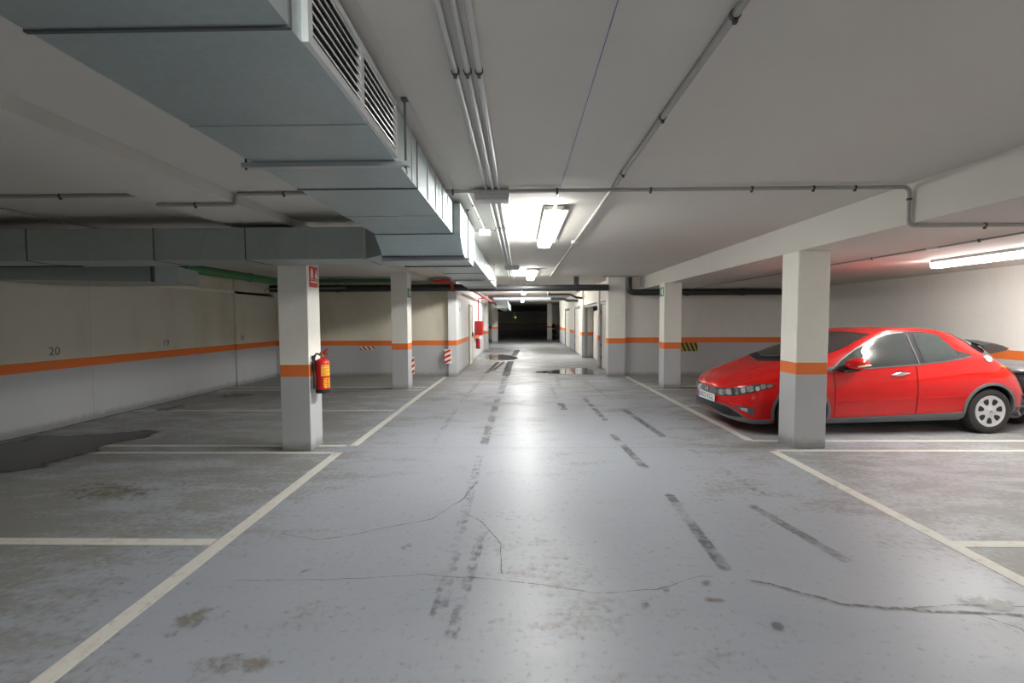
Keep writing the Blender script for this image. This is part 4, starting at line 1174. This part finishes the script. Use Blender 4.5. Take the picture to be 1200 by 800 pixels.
cpart('grille_frame', trim_g, lambda b: patch_grid(b, nose_rows([(0, .362), (.05, .349), (.10, .312), (.14, .272), (.2, .222)], [(0, .376), (.05, .364), (.10, .330), (.14, .292), (.2, .24)], GU+[.2], 2), .012, .016))
# number plate
bm = B(); box(bm, -.028, -.016, -.26, .26, .372, .482, bev=.003); npl = finish(bm, 'number_plate', plate_m, car)
bm = B(); box(bm, -.0295, -.028, .215, .255, .377, .477); finish(bm, 'country_band', eu_blue, npl, smooth=False)
o = lettering('plate_text', '0033 KGL', .105, trim_b, npl)
o.rotation_euler = (PI/2, 0, -PI/2); o.location = (-.0284, -.02, .427)
# rear spoiler across the tailgate
bm = B()
n = 20; ringsS = []
for k in range(n+1):
    f = -1+2*k/n; y = f*.60; z = 1.235-.045*f**4; x = 3.80-.05*f*f
    pr = [(x-.10, z+.010), (x+.03, z+.030), (x+.22, z-.002), (x+.31, z-.040), (x+.27, z-.068), (x+.02, z-.028-.09*f**8)]
    ringsS.append([bm.verts.new((a, y, b)) for a, b in pr])
for a, b in zip(ringsS, ringsS[1:]):
    for j in range(6): bm.faces.new((a[j], a[(j+1) % 6], b[(j+1) % 6], b[j]))
bm.faces.new(ringsS[0][::-1]); bm.faces.new(ringsS[-1])
finish(bm, 'rear_spoiler', plain('spoiler grey black', (.035, .035, .037), .4), car)
cpart('rear_window', glass, lambda b: patch_grid(b, [[(u, t, s) for s, t in [(-1, 6.3), (-1, 7.2), (-1, 8), (-1, 9), (-1, 10), (-1, 11), (1, 10), (1, 9), (1, 8), (1, 7.2), (1, 6.3)]] for u in (4.10, 4.14, 4.18, 4.22)], .006, .012))
cpart('rear_bumper_trim', trim_g, lambda b: [patch_grid(b, side_rows([(3.96, .262), (4.2, .34)], [(3.96, .36), (4.2, .40)], s, 10, 3), .010, .016) for s in (-1, 1)])
# roof aerial
cpart('aerial', trim_b, lambda b: (lathe(b, [(0, .03), (.02, .025), (.03, 0)], 12, 'Z', (3.45, 0, 1.355)), tube(b, [(3.5, 0, 1.36), (3.56, 0, 1.41)], .004, 6)))
# --- wheels
def wheel(u, s):
    bm = B()
    prof = [(.205, -.085), (.235, -.098), (.270, -.100), (.298, -.088), (.309, -.06), (.310, 0), (.309, .06), (.298, .088), (.270, .100), (.235, .098), (.205, .085)]
    lathe(bm, prof, 48, 'Y')
    lathe(bm, [(0, -.02), (.206, -.02)], 48, 'Y')
    t = finish(bm, 'wheel', tyre_m, car)
    t.location = (u, s*.775, .310)
    bm = B()
    o = s*.098
    lathe(bm, [(0, o+s*.002), (.03, o+s*.003), (.045, o-s*.002), (.06, o-s*.008), (.10, o-s*.012), (.16, o-s*.010), (.195, o-s*.002), (.212, o-s*.0), (.216, o-s*.012), (.205, o-s*.03)], 56, 'Y')
    c = finish(bm, 'wheel_cover', alloy, t)
    for k in range(7):
        a = 2*PI*k/7+.2
        bm = B(); q = []
        for j in range(18):
            th = 2*PI*j/18
            rr = .140+.052*math.cos(th); ww = .036*math.sin(th)*(1+.25*math.cos(th))
            q.append((rr*math.cos(a)-ww*math.sin(a), rr*math.sin(a)+ww*math.cos(a)))
        prism(bm, q, lambda x, z, d: Vector((x, o-s*.0135+s*d, z)), .0065)
        finish(bm, 'cover_slot', M['hole_shade'], c, smooth=False)
    bm = B(); lathe(bm, [(0, o+s*.008), (.024, o+s*.007), (.028, o)], 20, 'Y'); finish(bm, 'hub_cap', chrome, c)
    for k in range(5):
        a = 2*PI*k/5
        bm = B(); lathe(bm, [(0, o+s*.004), (.008, o+s*.003), (.009, o-s*.008)], 8, 'Y', (.056*math.cos(a), 0, .056*math.sin(a))); finish(bm, 'wheel_nut', alloy, c)
for u, _ in WH:
    for s in (-1, 1): wheel(u, s)
# dark underbody
bm = B(); box(bm, .5, 4.0, -.55, .55, .17, .30); finish(bm, 'underbody', trim_b, car, smooth=False)
#</CAR>
#<BIKE>
# ------------------------------------------------------------------ two-wheelers
def motorcycle(loc, rz, label, shade, rim, saddle):
    """nose towards -Y in its own frame"""
    t = empty('motor_scooter', loc, rz); tag(t, label, 'motorcycle')
    def wl(y, r, w_):
        bm = B(); lathe(bm, [(r*.70, -w_*.35), (r*.85, -w_*.5), (r*.96, -w_*.36), (r, 0), (r*.96, w_*.36), (r*.85, w_*.5), (r*.70, w_*.35)], 32, 'X')
        o = finish(bm, 'wheel', M['black'], t); o.location = (0, y, r)
        bm = B(); lathe(bm, [(r*.62, -w_*.3), (r*.72, -w_*.36), (r*.72, w_*.36), (r*.62, w_*.3), (r*.62, -w_*.3)], 32, 'X')
        for k in range(6):
            a = 2*PI*k/6; tube(bm, [(0, 0, 0), (0, r*.66*math.cos(a), r*.66*math.sin(a))], .012, 8)
        lathe(bm, [(0, -w_*.55), (.03, -w_*.55), (.035, 0), (.03, w_*.55), (0, w_*.55)], 16, 'X')
        finish(bm, 'wheel_rim', rim, o)
    wl(-.62, .28, .12); wl(.60, .28, .13)
    def P(name, m, fn, parent=t, sm=True):
        bm = B(); fn(bm); return finish(bm, name, m, parent, smooth=sm)
    P('fork', M['junction'], lambda b: [tube(b, [(x, -.62, .28), (x*.9, -.40, .80)], .022, 10) for x in (-.085, .085)])
    def fender(b):
        rows = []
        for k in range(15):
            a = math.radians(25+150*k/14)
            c = Vector((0, -.62+.325*math.cos(a)*-1, .28+.325*math.sin(a)))
            rows.append([b.verts.new(c+Vector((x, 0, -abs(x)*.35))) for x in (-.08, -.05, 0, .05, .08)])
        for p_, q in zip(rows, rows[1:]):
            for j in range(4): b.faces.new((p_[j], p_[j+1], q[j+1], q[j]))
        r = bmesh.ops.solidify(b, geom=b.faces[:], thickness=.008)
    P('front_fender', shade, fender)
    def blob_(b, c, r, sh=lambda v: v):
        ret = bmesh.ops.create_uvsphere(b, u_segments=24, v_segments=14, radius=1)
        for v in ret['verts']:
            q = sh(v.co.copy()); v.co = Vector((c[0]+q.x*r[0], c[1]+q.y*r[1], c[2]+q.z*r[2]))
    P('front_fairing', shade, lambda b: blob_(b, (0, -.42, .72), (.22, .17, .30), lambda v: Vector((v.x*(1-.35*max(0, -v.z)), v.y-.25*v.z*-.6, v.z))))
    P('headlamp', M['lamp_off'], lambda b: blob_(b, (0, -.565, .80), (.13, .06, .07)))
    P('windshield', trim_b, lambda b: blob_(b, (0, -.42, 1.06), (.17, .03, .15)))
    P('leg_shield', M['black'], lambda b: blob_(b, (0, -.28, .55), (.23, .05, .28)))
    P('floorboard', M['black'], lambda b: box(b, -.16, .16, -.30, .20, .26, .34, bev=.03, seg=2))
    P('rear_body', shade, lambda b: blob_(b, (0, .45, .58), (.18, .50, .19), lambda v: Vector((v.x*(1-.3*max(0, v.y)), v.y, v.z+.25*v.y))))
    P('seat', saddle, lambda b: blob_(b, (0, .38, .79), (.16, .44, .075), lambda v: Vector((v.x, v.y, v.z+.35*max(0, v.y)))))
    P('handlebar', M['black'], lambda b: (tube(b, [(-.36, -.30, .98), (-.15, -.38, .94), (.15, -.38, .94), (.36, -.30, .98)], .014, 10), tube(b, [(-.36, -.30, .98), (-.24, -.345, .96)], .02, 10), tube(b, [(.36, -.30, .98), (.24, -.345, .96)], .02, 10)))
    for s in (-1, 1):
        m = P('mirror', M['black'], lambda b: blob_(b, (s*.34, -.34, 1.16), (.065, .02, .045)))
        P('mirror_stem', M['black'], lambda b: tube(b, [(s*.25, -.345, .96), (s*.30, -.345, 1.06), (s*.33, -.34, 1.14)], .007, 8), m)
    P('exhaust', chrome, lambda b: lathe(b, [(.02, .15), (.055, .22), (.06, .62), (.05, .70), (.02, .71)], 16, 'Y', (.15, 0, .33)))
    P('tail_lamp', lens_r, lambda b: blob_(b, (0, .93, .72), (.09, .03, .04)))
    P('side_stand', M['clamp'], lambda b: tube(b, [(-.10, .05, .28), (-.22, .10, .012)], .012, 8))
    return t
silver = plain('silver grey fairing', (.36, .37, .38), .3, .4, .5)
dark = plain('dark fairing', (.03, .03, .034), .3, 0, .5)
motorcycle((7.40, 7.50, 0), PI, 'silver and black scooter behind the tail of the red car', dark, alloy, silver)
motorcycle((2.60, 36.2, 0), 0, 'dark motorcycle far down the passage by the last pale column', dark, M['junction'], M['black'])
#</BIKE>

# ------------------------------------------------------------------ world, camera, view
w = bpy.data.worlds.new('world'); SC.world = w; w.use_nodes = True
w.node_tree.nodes['Background'].inputs[0].default_value = (.5, .5, .5, 1); w.node_tree.nodes['Background'].inputs[1].default_value = .02

F = 533.0
cam = bpy.data.cameras.new('camera'); co = bpy.data.objects.new('camera', cam); COL.objects.link(co)
cam.sensor_fit = 'HORIZONTAL'; cam.sensor_width = 36; cam.lens = 36*F/1200; cam.clip_start = .05; cam.clip_end = 200
p, yw, rl = math.atan(26.5/F), math.atan(10/F), math.radians(.25)
fwd = Vector((-math.sin(yw)*math.cos(p), math.cos(yw)*math.cos(p), -math.sin(p)))
right = Vector((math.cos(yw), math.sin(yw), 0)); up = right.cross(fwd)
r2 = right*math.cos(rl)-up*math.sin(rl); u2 = up*math.cos(rl)+right*math.sin(rl)
m3 = Matrix((r2, u2, -fwd)).transposed()
co.matrix_world = Matrix.Translation((0, 0, 1.6)) @ m3.to_4x4()
SC.camera = co
vs = SC.view_settings
vs.view_transform = 'Standard'; vs.look = 'None'; vs.gamma = 1; vs.use_curve_mapping = False; vs.exposure = 2.32
SC.cycles.use_denoising = True
SC.cycles.max_bounces = 10; SC.cycles.diffuse_bounces = 6; SC.cycles.glossy_bounces = 5; SC.cycles.transparent_max_bounces = 16
SC.cycles.sample_clamp_indirect = 6
